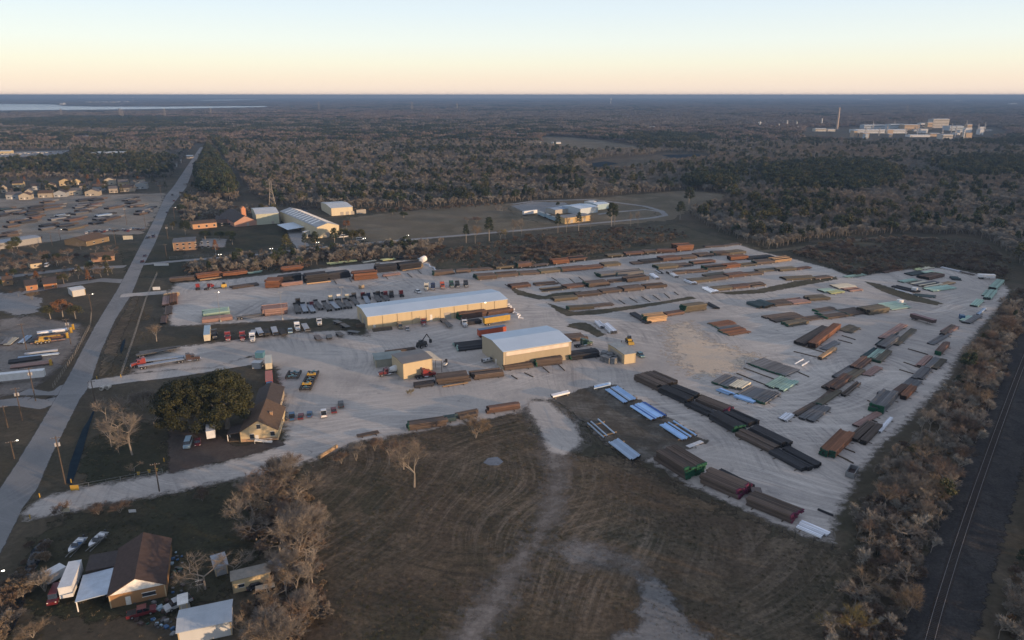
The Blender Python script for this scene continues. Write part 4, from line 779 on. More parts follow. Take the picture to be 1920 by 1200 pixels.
for i,(x,y,wd,k,h) in enumerate(fb):
    if not wd: continue
    shed(x,y,x+wd,y-.3,max(14,wd*.6),h,1,('far_'+k,{'white':(.6,.6,.58),'pale':(.45,.42,.38),'yellow':(.55,.45,.25),'dark':(.2,.2,.2)}[k]),m_roofw if k != 'dark' else m_shingled,'%s low building far off, %s from the left among the woods' % (k, ORD[i]),'x','distant_building',ribs=False,group='distant low buildings',win=[('f',3,1,2,1.5)])
# left-hand houses along the cross streets
shed(163,462,205,452,20,3.5,2.6,('ranch_yellow', (.20,.15,.09)),m_shingle,'brown-roofed ranch hall with yellow gable ends by the big yard','x','ranch_house',ribs=False,win=[('f',6,1,1.5,1.2),('f',14,1,1.5,1.2)],cat='house')
shed(172,492,215,488,12,3,2,('ranch_brick', (.35,.21,.14)),m_shingle,'long low brick house with two pale gables on the cross street','x','brick_bungalow',ribs=False,win=[('f',6,1,1.5,1.2)],cat='house')
shed(58,504,80,501,8,3,1.2,('small_cream', (.50,.42,.30)),m_shingled,'small cream cottage by the leafless trees','x','cottage',ribs=False,win=[('f',2,1,1,1)],cat='house')
shed(50,546,72,543,12,3,2,('orange_house', (.38,.17,.08)),m_shingled,'orange brick house with dark hip roof, left half','x','orange_house',ribs=False,win=[('f',2,1,1,1)],cat='house')
shed(83,543,108,540,12,3,2.4,('orange_house2', (.38,.16,.07)),m_shingled,'orange brick house with dark purple roof, right of its twin','x','orange_house',ribs=False,win=[('f',4,1,1,1)],cat='house')
shed(-2,468,78,455,14,4.2,.8,('store_grey', (.28,.28,.28)),M('r_gb', (.24,.27,.31)),'long grey-roofed store building at the left edge','x','store_building',ribs=False,win=[('f',8,1,2,1.5)])
shed(137,557,161,553,9,3.4,.6,('carport_wh', (.5,.5,.5)),m_roofw,'white-roofed carport by the cross street corner','x','carport',ribs=False)
shed(6,536,24,534,8,3,1.6,('hut_orange', (.35,.22,.12)),m_shingle,'tiny tan-roofed cottage at the far left','x','small_cottage',ribs=False,win=[('f',2,1,1,1)],cat='house')
trailer(-22,722,62,713,'white','white','long white box trailer at the left edge of the work yard',L=19,h=2.6)
# industrial plant on the right
PL = [('plant_hall',1606,250,94,60,18,('plant_silver',(.62,.64,.66)),'longest white hall of the distant plant'),('plant_block',1695,246,28,40,34,('plant_tan',(.48,.36,.24)),'tan square block left of the plant towers'),('plant_block',1668,245,28,40,34,('plant_blue',(.42,.48,.54)),'blue-grey block beside the tan plant block'),
 ('plant_tower',1748,240,30,40,52,('plant_pale',(.50,.47,.42)),'tallest pale process building of the plant'),('plant_block',1738,243,9,20,40,('plant_tan',(.48,.36,.24)),'narrow tan tower left of the tallest plant building'),('plant_hall',1780,245,28,50,24,('plant_sky',(.45,.52,.58)),'pale blue hall right of the tallest plant building'),
 ('plant_block',1812,247,9,20,38,('plant_tan',(.48,.36,.24)),'tan end tower at the right of the plant'),('plant_hall',1706,257,38,30,9,('plant_silver',(.62,.64,.66)),'low white shed in front of the tan block'),('plant_hall',1766,261,20,30,20,('plant_pale',(.50,.47,.42)),'pale green low block at the plant front'),
 ('plant_hall',1744,256,18,30,14,('plant_tan',(.48,.36,.24)),'small tan hall at the plant front'),('plant_hall',1529,247,20,30,16,('plant_cream',(.58,.54,.46)),'cream hall just left of the tall chimney'),('plant_hall',1552,247,14,30,12,('plant_cream',(.58,.54,.46)),'small cream hall at the foot of the chimney'),('plant_hall',1620,241,60,40,20,('plant_blue',(.42,.48,.54)),'grey rear hall of the distant plant'),('plant_hall',1726,238,24,30,22,('plant_silver',(.62,.64,.66)),'white rear hall behind the tan block')]
for nm,x,y,wd,D,h,wc,lb in PL:
    h = h*.55; r = shed(x,y,x+wd,y,D*.8,h,1,wc,m_roofw,lb,'x',nm,ribs=False,group='buildings of the distant plant',doors=[('f',3,0,3,3)])
    Lp = (G(x+wd,y)-G(x,y)).length
    for z in range(6, int(h), 9):
        b = MB(); b.box(1,Lp-1,-.3,-.01,z,z+1); b.build('window_strip', m_winglass, r)
rp = random.Random(77)
for i in range(18):
    x, y = rp.uniform(1600,1850), rp.uniform(243,261); wd = rp.uniform(5,14); lab_ = 'small plant building %s of many around the distant works' % (ORD[i] if i < 20 else '')
    r = shed(x,y,x+wd,y,rp.uniform(10,24),rp.uniform(5,17),.6,rp.choice([('plant_tan',(.48,.36,.24)),('plant_blue',(.42,.48,.54)),('plant_dark',(.2,.19,.18)),('plant_silver',(.62,.64,.66))]),rp.choice([m_roofw,m_roofb,m_rooft]),'small plant building among the distant works','x','plant_annex',ribs=False,group='small buildings of the distant plant',doors=[('f',2,0,3,3)])
for i in range(14):
    a = G(rp.uniform(1600,1845), rp.uniform(240,258)); b = MB(); hh = rp.uniform(14,34); b.tube((0,0,0),(0,0,hh),1.2,1.0,n=6); b.box(-2.5,2.5,-1.5,1.5,hh*.4,hh*.5); b.box(-2,2,-1.2,1.2,hh*.7,hh*.76); o = b.build('distillation_tower', m_off); o.location = (a.x,a.y,0); tag(o,'thin process column rising among the distant plant buildings','process column','process columns of the distant plant')
def chimney(x, y, h, r0, r1, lb, m):
    a = G(x,y); o = empty('chimney_stack',(a.x,a.y,0),0,lb,'chimney'); b = MB(); b.tube((0,0,0),(0,0,h),r0,r1,n=16); b.build('shaft',m,o)
    for z in (h*.6,h*.8,h-.8): 
        b = MB(); rr = r0+(r1-r0)*z/h; b.tube((0,0,z),(0,0,z+.8),rr+.5,n=16); b.build('platform',m_off,o)
    return o
chimney(1569,243,68,3.6,2.0,'tall tapering chimney of the distant plant',M('chimney_pink',(.42,.33,.27),(.50,.40,.33),.05,.8))
for i,(x,y,h) in enumerate([(1460,240,14),(1475,238,22),(1493,238,18),(1495,244,12),(1540,236,26),(1805,262,24),(1424,239,20)]): chimney(x,y,h,2.5,2.2,'short pale process stack %s from the left by the plant' % ORD[i],m_roofw)
def tank(x,y,r_,h,lb,m=None,name='storage_tank'):
    a = G(x,y); o = empty(name,(a.x,a.y,.1),0,lb,'tank'); b = MB(); b.tube((0,0,0),(0,0,h),r_,n=20); b.build('shell',m or m_trim,o); b = MB(); b.tube((0,0,h+.002),(0,0,h+r_*.18),r_*1.02,r_*.2,n=20); b.build('roof',m or m_trim,o); return o
tank(970,257,16,7,'round white tank at the far clearing'); tank(1424,237,6,14,'slim white tank in the far woods on the right')
def watertower(x,y,h,lb):
    a = G(x,y); o = empty('water_tower',(a.x,a.y,0),0,lb,'water tower','far water towers'); b = MB(); b.tube((0,0,0),(0,0,h),3,1.6,n=10); b.build('stem',m_trim,o); b = MB(); b.tube((0,0,h),(0,0,h+4),2,9,n=12); b.tube((0,0,h+4),(0,0,h+9),9,9,n=12); b.tube((0,0,h+9),(0,0,h+12),9,2,n=12); b.build('bowl',m_trim,o)
watertower(1145,196,55,'white water tower on the horizon in the centre'); watertower(250,190.5,60,'white water tower beyond the lake on the left')
for i,(x,y,wd) in enumerate([(160,193.2,8),(176,193.4,7),(188,193.2,10),(205,193.3,6),(215,193,8),(232,192.6,6),(112,196.3,6),(1616,187,18),(1790,191,14),(1896,197,12)]):
    shed(x,y,x+wd,y,60,14,4,('shore_white',(.62,.62,.62)),m_roofw,'tiny white building on the far shore, %s from the left' % ORD[i],'x','shore_building',ribs=False,group='far shore buildings')
# transmission towers
m_lat = M('lattice_steel',(.22,.21,.20),(.30,.28,.26),.5,.5,.5)
def pylon(x,y,h,lb,arms=3,th=.14):
    a = G(x,y); o = empty('transmission_tower',(a.x,a.y,0),.3,lb,'pylon','transmission towers'); b = MB(); B=h*.13; T=h*.035; zt=h*.68
    c = lambda s,t,z: (s*(B+(T-B)*min(1,z/zt)), t*(B+(T-B)*min(1,z/zt)), z)
    cs = [(-1,-1),(1,-1),(1,1),(-1,1)]; zs=[0,.2*h,.36*h,.5*h,.6*h,.68*h,.78*h,.88*h,h]
    for s,t in cs:
        for i in range(len(zs)-1): b.tube(c(s,t,zs[i]),c(s,t,zs[i+1]),th,n=4)
    for i in range(len(zs)-1):
        for k in range(4):
            p,q = cs[k],cs[(k+1)%4]; b.tube(c(*p,zs[i]),c(*q,zs[i+1]),th*.6,n=3); b.tube(c(*q,zs[i]),c(*p,zs[i+1]),th*.6,n=3); b.tube(c(*p,zs[i+1]),c(*q,zs[i+1]),th*.6,n=3)
    b.build('lattice',m_lat,o)
    for i in range(arms):
        z=h*(.72+.13*i); b=MB(); W=h*.17
        for s in (-1,1): b.tube((0,0,z+.6),(s*W,0,z),th*.8,n=4); b.tube((0,.6,z-.5),(s*W,0,z),th*.6,n=4); b.tube((s*W,0,z),(s*W,0,z-1.4),th*.7,n=4)
        b.build('crossarm',m_lat,o)
pylon(511,387,25,'lattice transmission tower at the edge of the wood','' and 0 or 3)
for i,(x,y,h) in enumerate([(310,221,42),(226,220,42),(116,219,38),(598,207,55),(773,207,55),(857,206,50),(231,221.5,40),(396,215,36),(1700,212,45)]): pylon(x,y,h,'far transmission tower, pair member %s from a left-to-right walk of the horizon wood' % ORD[i],th=.45)
# ================================================================= VEHICLES
G1 = 'semi tractors lined up behind the long warehouse'
for i,(x,y,x2,y2,c,lb,sl) in enumerate([
 (560,574,556,560,'black','black semi tractor with two pale cab lights, ahead of a brown flatbed',1),(586,580,582,568,'maroon','small maroon tractor among the flatbeds',0),
 (621,568,617,556,'cream','cream semi tractor in front of a pale blue flatbed',1),(636,566,632,553,'white','white semi tractor nearest the floodlight pole',1),(652,566,648,553,'cream','cream-faced dark semi, third of the trio left of the warehouse',1),
 (665,563,661,550,'dark grey','dark grey semi with cream panel just left of the warehouse corner',1),(682,562,679,553,'maroon','low maroon cab at the warehouse roof corner',0),(692,563,689,552,'navy','navy cab with a pale flatbed behind the warehouse',0),
 (710,560,707,549,'black','black semi behind the warehouse roof, first of three',1),(724,560,720,549,'maroon','maroon semi behind the warehouse roof, second of three',1),(735,559,731,548,'dark grey','dark grey semi behind the warehouse roof, third of three',1),(754,558,751,551,'red','small red cab alone behind the warehouse roof',0)]):
    tractor(x,y,x2,y2,c,lb,bool(sl),G1)
for i,(x,y,x2,y2,c,lb) in enumerate([(800,540,799,549,'cream','cream truck facing the warehouse roof beside the white pickup'),(812,539,812,548,'navy','navy truck between the cream and the orange-red truck'),(828,537,832,546,'orange red','orange-red truck in the group above the warehouse roof'),
 (845,535,849,543,'dark green','dark green truck right of the orange-red one'),(856,535,860,543,'black','black truck second from the right above the warehouse roof'),(872,534,876,542,'black','black truck at the right end above the warehouse roof')]): tractor(x,y,x2,y2,c,lb,True,'trucks above the warehouse roof')
car(779,547,791,553,'white','white pickup beside the cream truck above the warehouse roof','pickup')
fb_ = [(560,590,553,572,0),(574,589,566,571,1),(588,589,578,571,1),(603,583,590,568,0),(619,585,606,570,0),(634,583,617,566,1),(645,581,631,566,0),(657,580,645,565,0),(671,575,660,562,0),(691,573,684,558,1),(712,569,704,556,0),(727,568,719,556,0)]
for i,(x,y,x2,y2,al) in enumerate(fb_): flatbed(x,y,x2,y2,'%s flatbed trailer, %s from the left in the slanted line' % ('pale' if al else 'dark', ORD[i]),L=14.5,m=m_alu if al else m_deck,group='flatbed trailers in the slanted line')
flatbed(443,600,490,593,'grey flatbed with a stake frame between the two striped pipe stacks',L=15,headb=False)
G2='trucks parked nose to the lane in the lower line'
trailer(391,626,389,651,'cream','light blue','white box trailer with blue roof, first in the lower truck line',L=14.5)
tractor(402,628,404,642,'black','black bobtail tractor right of the white box trailer',True,G2)
tractor(427,630,429,650,'red','red semi with mixer-like grey load at the left of the lower line',True,G2,long=2)
tractor(455,632,456,645,'red','red and cream tractor beside the white semi',True,G2)
tractor(473,634,475,648,'white','white semi nosing into the lane before a pale trailer',True,G2)
flatbed(477,624,471,622+16,'pale trailer behind the white semi in the lower line',L=12,m=m_alu)
flatbed(484,620,492,634,'grey flatbed right of the white semi',L=12,m=m_alu); flatbed(498,622,503,634,'dark empty chassis trailer in the lower line',L=10,m=m_dark); flatbed(513,618,518,632,'grey flatbed right of the dark chassis',L=12,m=m_alu); flatbed(528,622,534,635,'dark skeletal trailer near the light blue pickup',L=11,m=m_dark)
car(544,620,545,630,'light blue','light blue pickup in the lower truck line','pickup')
tractor(556,614,561,627,'white','tall white truck facing down beside the light blue pickup',True,G2)
flatbed(570,612,577,624,'flatbed of pale aluminium strips right of the white truck',L=12,m=m_alu)
tractor(598,604,600,614,'white','white truck with red roof cap at the dark scrap corner',False,G2)
for i,(x,y,x2,y2,c) in enumerate([(616,633,620,640,'dark grey'),(633,628,640,633,'black'),(641,612,650,617,'black'),(628,606,640,611,'dark grey'),(652,626,661,627,'dark grey'),(593,634,596,637,'brown')]): flatbed(x,y,x2,y2,'dark chassis piece %s in the scrap corner left of the warehouse' % ORD[i],L=5+i%3,m=paint(c),group='chassis pieces in the scrap corner',headb=False)
for i,(x,y,w_) in enumerate([(668,615,5),(700,623,9)]):
    a=G(x,y); b=MB(); b.prismx([(0,0),(3,0),(2.6,.9),(.4,1.1)],0,w_); b.box(.2,w_-.2,.5,2.2,1.12,1.3); o=b.build('scrap_heap',m_wood); o.location=(a.x,a.y,.14); o.rotation_euler.z=.35; tag(o,'heap of brown timber and scrap %s' % ['at the warehouse left corner','along the warehouse front by the white door'][i],'heap')
car(763,616,766,624,'silver','silver car parked before the long warehouse front','car'); car(748,612,754,622,'tan','tan flat-nosed truck by the silver car','van')
tractor(792,604,799,620,'red','red semi with grey drum before the long warehouse front',False,'trucks before the long warehouse')
flatbed(828,602,846,618,'brown-decked trailer slanting from the warehouse front',L=14,headb=False)
tractor(868,606,877,622,'white','white day-cab truck facing the camera left of the yellow trailer',False,'trucks before the long warehouse')
trailer(907,611,946,605,'yellow','blue','yellow box trailer with a blue roof',L=13.5); trailer(897,634.5,943,627,'orange red','blue','rust orange box trailer with a blue roof',L=13.5)
# mixer truck
mx = tractor(756,699,712,706,'maroon','red and white concrete mixer truck by the lean-to',False,'trucks by the square workshop',long=2.5,cat='mixer truck',name='mixer_truck')
b=MB(); b.tube((.6,0,2.9),(3.2,0,2.3),.8,1.35,n=14); b.tube((3.2,0,2.3),(5.4,0,2.0),1.35,.9,n=14); b.build('drum',paint('white'),mx)
tractor(778,711,817,705,'red','red tractor parked before the workshop awning',True,'trucks by the square workshop',long=1)
tractor(1077,652,1112,646,'dark green','dark green truck at the right of the beige warehouse',True,'trucks by the beige warehouse',long=1.5)
# long trucks in the left bay
tractor(332,681,362,677,'brown','black-brown semi pulling a long flatbed, facing right',True,'long rigs in the left bay',long=1.5)
flatbed(260,693,333,681,'long silver flatbed loaded behind the black-brown semi',L=17,m=m_alu); flatbed(273,683,330,676,'grey flatbed between the two semis',L=15,m=m_alu,headb=False)
tractor(284,683,253,689,'red','red semi facing left in the left bay',True,'long rigs in the left bay'); flatbed(256,672,305,663,'pale narrow trailer at the back of the left bay',L=16,headb=False)
flatbed(262,667,322,658,'faint grey flatbed furthest back in the left bay',L=16,headb=False)
# orange and cream trailer train by the rear wing
trailer(505,698,504.5,672,'cream','cream','cream-topped box trailer by the office rear wing',L=10,h=2.4); trailer(506,729,505,700,'orange red','orange red','orange open trailer nosed to the rear wing',L=11,h=1.8)
tractor(506,722,507,735,'blue','blue cab at the foot of the orange trailer',False,'trucks by the rear wing')
# pipe-stand frames and rig parts
def rigframe(x,y,w_,l,lb,yel):
    a=G(x,y); r=empty('rig_frame',(a.x,a.y,.14),.08,lb,'steel frame','steel frames on the gravel')
    for sx in (-w_/2,w_/2):
        b=MB(); b.box(sx-.35,sx+.35,0,l,.5,1.3); b.build('side_beam',m_dark,r)
    for k in range(int(l/2)+1):
        b=MB(); b.box(-w_/2,w_/2,k*2-.2,k*2+.2,.6,1.0); b.box(-.4,.4,k*2-.4,k*2+.4,1.0,1.5); b.build('cross_member',paint('teal') if k%2 else m_dark,r)
    wheel_set(r,[-w_/2-.3,w_/2+.3],0,.5,.4) if 0 else None
    for k in yel:
        b=MB(); b.box(-1.7,1.7,k,k+1.2,1.5,1.9,.1); b.box(-1.5,-.9,k+.2,k+1,1.9,2.3); b.box(.9,1.5,k+.2,k+1,1.9,2.3); b.build('saddle',paint('yellow'),r)
rigframe(572,735,3.6,18,'long black steel frame with two yellow saddles',[3,12.5]); rigframe(547,713,4.4,7,'short black steel frame left of the yellow-saddled one',[])
# office and homestead cars
car(548,791,547,775,'blue','blue pickup nearest the office house','pickup'); car(563.5,789,565,778,'maroon','maroon car second in the office row'); car(580,785,581,775,'blue','dull blue car third in the office row'); 
car(608,785,606,770,'white','white pickup with dark windshield in the office row','pickup'); car(627,777,625,767,'maroon','dark maroon car right of the white pickup'); car(640,767,639,759,'dark grey','dark grey car at the right end of the office row','suv')
car(356,829,351,842,'light blue','light blue minivan left of the camper','van'); car(371,827,371,839,'maroon','dark red car between minivan and camper','car')
trailer(397,808,397,835,'white','white','white camper trailer beside the oak',L=8.5,h=2.5,name='camper_trailer')
car(1193,664,1214,678,'teal','blue-teal pickup parked beside the open shed','pickup')
lr=place('wheel_loader',1177,640,1188,652,'yellow wheel loader behind the open shed','loader'); b=MB(); b.box(0,3.2,-1,1,.8,2,.15); b.build('body',paint('yellow'),lr); b=MB(); b.box(1.2,2.6,-.8,.8,2.001,3.2,.1); b.build('cab',m_glass,lr); b=MB(); b.prism([(4.6,.1),(5.6,.1),(5.0,.9),(4.6,1.2)],-1.3,1.3); b.box(3.1,4.7,-.7,-.5,.8,1.1); b.box(3.1,4.7,.5,.7,.8,1.1); b.build('bucket',paint('yellow'),lr); wheel_set(lr,[.5,2.6],1.05,.75,.5)
fl=place('forklift',833,688,838,684,'small forklift beside the workshop awning','forklift'); b=MB(); b.box(0,2,-.6,.6,.3,1.1,.06); b.build('body',paint('white'),fl); b=MB(); b.box(.3,1.4,-.5,.5,2,2.1)
for x in (.35,1.35):
    for y in (-.45,.45): b.tube((x,y,1.1),(x,y,2),.05,n=4)
b.build('roll_cage',m_dark,fl); b=MB(); b.box(2,2.15,-.5,.5,.1,2.6); b.box(2.15,3.1,-.4,-.25,.1,.18); b.box(2.15,3.1,.25,.4,.1,.18); b.build('mast',m_dark,fl); wheel_set(fl,[.35,1.6],.5,.3,.2)
ex=place('grapple_crane',784,654,800,648,'black grapple machine behind the square workshop','crane'); b=MB(); b.box(0,4.5,-1.3,1.3,1.0,2.4,.2); b.build('body',m_dark,ex); b=MB(); b.tube((2.2,0,2.4),(5.5,0,5.2),.3,.2,n=6); b.tube((5.5,0,5.2),(7.6,0,2.2),.2,.15,n=6); b.build('boom',m_dark,ex); b=MB(); b.box(.4,1.9,-1.0,.2,2.41,3.7,.1); b.build('cab',m_glass,ex); b=MB(); b.prism([(7.2,.6),(8.2,.6),(8.0,2.2),(7.4,2.2)],-.5,.5); b.build('grapple',m_dark,ex); wheel_set(ex,[.8,3.7],1.2,.7,.5)
cr=place('mobile_crane',66,646,106,640,'yellow mobile crane with lowered boom in the work yard','crane'); b=MB(); b.box(0,6,-1.2,1.2,.8,1.5,.15); b.box(1.5,3.5,-.9,.9,1.5,2.5,.2); b.build('body',paint('yellow'),cr); b=MB(); b.tube((2,0,2.8),(10,0,2.5),.35,.22,n=4); b.build('boom',paint('yellow'),cr); b=MB(); b.box(4.0,5.2,-1.0,0,1.5,2.7,.1); b.build('cab',m_glass,cr); wheel_set(cr,[1,2.4,4,5.3],1.2,.6,.5)
for i,(x,y) in enumerate([(138,618),(134,624),(127,634),(96,685)]):
    a=G(x,y); b=MB(); b.box(-.2,.2,-.6,.6,0,2.6); b.box(-.6,.6,-.2,.2,0,.4); o=b.build('pipe_stanchion',paint('yellow')); o.location=(a.x,a.y,.1); tag(o,'yellow steel stanchion at a pipe end, %s from the top in the work yard' % ORD[i],'stanchion','yellow stanchions in the work yard')
for i in range(4):
    a=G(311+i*7.2,558-i*.8); b=MB(); b.tube((0,0,1.1),(0,1.6,1.1),1.1,n=14); b.tube((0,-.1,1.1),(0,1.7,1.1),.5,n=10); o=b.build('cable_reel',paint('tan')); o.location=(a.x,a.y,.13); o.rotation_euler.z=.2; tag(o,'tan round reel on edge, %s from the left by the gate' % ORD[i],'reel','tan reels by the gate')
tractor(371,545,372,534,'red','red cab parked below the orange pipe stacks, left one',False,'trucks below the orange stacks'); tractor(385,545,397,540,'red','red truck with a dark bed below the orange pipe stacks',False,'trucks below the orange stacks'); 
yl=place('yellow_forklift',415,541,423,540,'yellow and black lift truck beside the orange pipe stacks','forklift'); b=MB(); b.box(0,3,-1,1,.5,2.4,.1); b.build('body',paint('yellow'),yl); b=MB(); b.box(.8,2.2,-.8,.8,2.401,3.4,.1); b.build('cab',m_glass,yl); b=MB(); b.box(-4,0,-.6,-.4,.3,.6); b.box(-4,0,.4,.6,.3,.6); b.build('fork',m_dark,yl); wheel_set(yl,[.5,2.4],1,.5,.4)
tnk=place('round_tank',791,494,800,489,'white horizontal cylinder tank at the back of the yard','tank'); b=MB(); b.tube((0,0,2.2),(4.5,0,2.2),2.0,n=18); b.tube((-.5,0,2.2),(-.001,0,2.2),1.0,2.0,n=18); b.build('shell',m_trim,tnk); b=MB(); b.box(.6,1,-1.5,1.5,0,.9); b.box(3.4,3.8,-1.5,1.5,0,.9); b.build('saddle',m_dark,tnk)
bx=[(708,499,'tan','tan timber crate beside the big rusted stack'),(1417,932,'brown','weathered wooden crate by the magenta-ended stacks'),(1714,546,'white','small white cabinet on the weedy bank'),(1687,569,'white','white-topped drum beside the green tubes'),(1803,598,'blue','bright blue container by the right-hand column'),(1652,746,'dark grey','dark cube bin on the right-hand lane'),(790,500,'tan','tan crate under the round tank'),(678,541,'tan','tan crate end at the rusted stack')]
for i,(x,y,c,lb) in enumerate(bx):
    a=G(x,y); b=MB(); sz=1.3 if i!=1 else 1.7; b.box(-sz,sz,-sz*.8,sz*.8,.15,2.0)
    for k in range(4): b.box(-sz-.04,-sz+.1,-sz*.8+k*sz*.5,-sz*.8+k*sz*.5+.12,.1,2.05); b.box(-sz+k*sz*.6,-sz+k*sz*.6+.12,-sz*.8-.04,-sz*.8+.1,.1,2.05)
    b.box(-sz,sz,-sz*.8,-sz*.8+.2,0,.149); b.box(-sz,sz,sz*.8-.2,sz*.8,0,.149); o=b.build('crate' if c in ('tan','brown') else 'bin',paint(c)); o.location=(a.x,a.y,.13); o.rotation_euler.z=.4+i; tag(o,lb,'crate' if c in ('tan','brown') else 'bin')
trailer(1833,523,1847,523.5,'white','white','white container lying at the far right corner of the yard',L=9,h=1.6)
trailer(1708,598,1742,608,'brown','maroon','dark red container box across the top of the middle strip',L=12,h=1.5)
dm=place('dumpster',1592,897,1603,880,'open rusty dumpster at the lower right tree line','dumpster'); b=MB(); b.box(0,5.5,-1.2,1.2,.1,.25); b.box(0,5.5,-1.2,-1.05,.25,1.7); b.box(0,5.5,1.05,1.2,.25,1.7); b.box(0,.15,-1.05,1.05,.25,1.7); b.box(5.35,5.5,-1.05,1.05,.25,1.7); b.build('tub',paint('grey'),dm); b=MB(); b.box(.16,5.34,-1.04,1.04,.251,.4); b.build('lining',paint('brown'),dm)
def boat(x,y,x2,y2,c,lb,s=1.0):
    r=place('motor_boat',x,y,x2,y2,lb,'boat','boats'); L=6.2*s; b=MB(); n=9; top=[];bot=[]
    for k in range(n):
        t=k/(n-1); wd=1.15*s*(1-max(0,(t-.45)/.55)**2.2); top.append((t*L,wd,1.25+.25*t)); bot.append((t*L*.93,wd*.55,.55+.2*t))
    vs=top+[(p[0],-p[1],p[2]) for p in top]+bot+[(p[0],-p[1],p[2]) for p in bot]; f=[]
    for k in range(n-1): f+=[(k,k+1,2*n+k+1,2*n+k),(n+k+1,n+k,3*n+k,3*n+k+1),(2*n+k,2*n+k+1,3*n+k+1,3*n+k),(k+1,k,n+k,n+k+1)] if k>5 else [(k,k+1,2*n+k+1,2*n+k),(n+k+1,n+k,3*n+k,3*n+k+1),(2*n+k,2*n+k+1,3*n+k+1,3*n+k)]
    f.append((0,2*n,3*n,n)); b.add(vs,f); b.build('hull',paint('white'),r); b=MB(); b.box(.4,L*.62,-.75*s,.75*s,.8,.95); b.build('cockpit_floor',paint(c),r)
    b=MB(); b.prism([(L*.55,1.3),(L*.62,1.3),(L*.55,1.95)],-.8*s,.8*s); b.build('windscreen',m_glass,r); b=MB(); b.box(1.0,1.6,-.7*s,.7*s,.951,1.5); b.box(2.4,2.9,-.7*s,-.1,.951,1.5); b.build('seat',paint('white'),r); b=MB(); b.box(-.5,0,-.25,.25,.5,1.7,.06); b.build('outboard_motor',paint('black'),r)
    b=MB(); b.box(-.2,L*1.1,-.6,-.5,.3,.45); b.box(-.2,L*1.1,.5,.6,.3,.45); b.box(1,1.2,-1.1,1.1,.2,.35); b.build('boat_trailer',m_steelpole,r); return r
boat(158,1016,141,1034,'blue','white and blue speedboat on a trailer, the left of the two boats by the ditch'); boat(198,1006,176,1027,'dark grey','open boat with dark seats right of the blue speedboat')
boat(905,681,932,676,'dark grey','white boat stored left of the beige warehouse end wall',1.1)
trailer(147,1080,127,1131,'white','white','large white motorhome body beside the carport',L=9.5,h=2.7,name='motorhome')
car(112,1108,97,1142,'maroon','maroon van parked left of the motorhome','van'); car(238,1160,288,1147,'maroon','maroon pickup before the brick house','pickup')
trailer(87,1102,105,1092,'white','white','small pale utility camper left of the maroon van',L=4.2,h=1.9,name='utility_trailer')
JC=['dark grey','grey','blue','brown','dark green','light blue','brown','dark grey']
for i in range(60):
    z0=i%3; x,y=[(300+random.gauss(0,22),1140+random.gauss(0,12)),(330+random.gauss(0,10),1065+random.gauss(0,24)),(300+random.gauss(0,28),1168+random.gauss(0,8))][z0]
    a=G(x,y); b=MB(); s=random.uniform(.22,.6); b.box(-s,s,-s*.7,s*.7,0,s*random.uniform(.5,1.2),.06*s); b.box(-s*.6,s*.5,-s*.9,s*.2,0,s*.4); o=b.build('junk_item',paint(JC[i%8])); o.location=(a.x,a.y,.04); o.rotation_euler.z=random.uniform(0,3)
    tag(o,'assorted junk lying %s' % ['in the pile right of the maroon pickup','along the east wall of the brick house','below the brick house drive'][z0],'junk','junk %s' % ['beside the maroon pickup','by the east wall','below the drive'][z0])
car(360,1125,345,1132,'silver','silver wrecked pickup beside the junk pile','pickup'); car(462,1108,474,1104,'dark grey','dark old car behind the yellow cabin','car'); car(480,1121,494,1118,'tan','tan truck nose by the yellow cabin','van')
for i,(x,y,x2,y2,c,k,lb) in enumerate([(287,446,296,433,'navy','van','dark blue box van driving along the road'),(271,482,274,478,'navy','car','navy car following another on the road'),(266,493,270,488,'maroon','car','dark red car nearest on the road'),(313,400,314,397,'dark grey','car','dark car far up the road'),(326,378,327,375,'red','car','red car distant on the road'),(323,367,325,364,'dark grey','suv','dark car pulling out far up the road'),
  (281,446,277,447,'dark grey','car','dark car turning in beside the blue box van'),(86,502,92,498,'white','van','white van by the cream cottage'),(134,509,146,508,'white','car','white car on the cross street'),(163,494,171,495,'dark green','pickup','dark pickup parked behind the brick bungalow'),(20,453,32,452,'light blue','pickup','pale blue truck by the long store'),(170,525,173,523,'black','suv','black car in the grass by the cross street')]): car(x,y,x2,y2,c,lb,k,'traffic and parked cars on the streets',z=.11)
for i in range(22):
    x=162+i*4.8+(i>12)*6; y=437-(i*.25)+random.uniform(-2,2); car(x,y,x+3,y-3,['white','light blue','grey','black','dark grey','silver','navy','red'][i%8],'%s car, number %s from the left in the far parking row' % (['white','light blue','grey','black','dark grey','silver','navy','red'][i%8], ORD[min(i,19)] if i<20 else ['twenty-first','twenty-second'][i-20]),'car','cars in the far parking row')
for i in range(16):
    x=2+i*8.2; y=290-i*.25+random.uniform(-1,1); car(x,y,x+5,y-.3,['white','white','silver','grey'][i%4],'pale vehicle %s from the left in the far dealer lot' % ORD[i],'van','vehicles in the far dealer lot',z=.3)
sheet('dealer_lot',[(-10,296),(-10,286),(60,284),(140,282),(160,284),(110,289),(100,292)],.25,m_lot,6,6)
for i in range(12):
    x=556+random.uniform(0,14); y=392+i*4.4; car(x,y,x+5,y+.5,['navy','blue','dark grey','white'][i%4],'car parked left of the skylit factory, %s from the back' % ORD[i],'car','cars left of the factory')
for i,(x,y) in enumerate([(585,441),(577,446),(632,447),(640,446),(668,452)]): car(x,y,x+6,y-.5,['dark grey','black','white','white','white'][i],'vehicle %s from the left at the factory front' % ORD[i],'van','vehicles at the factory front')
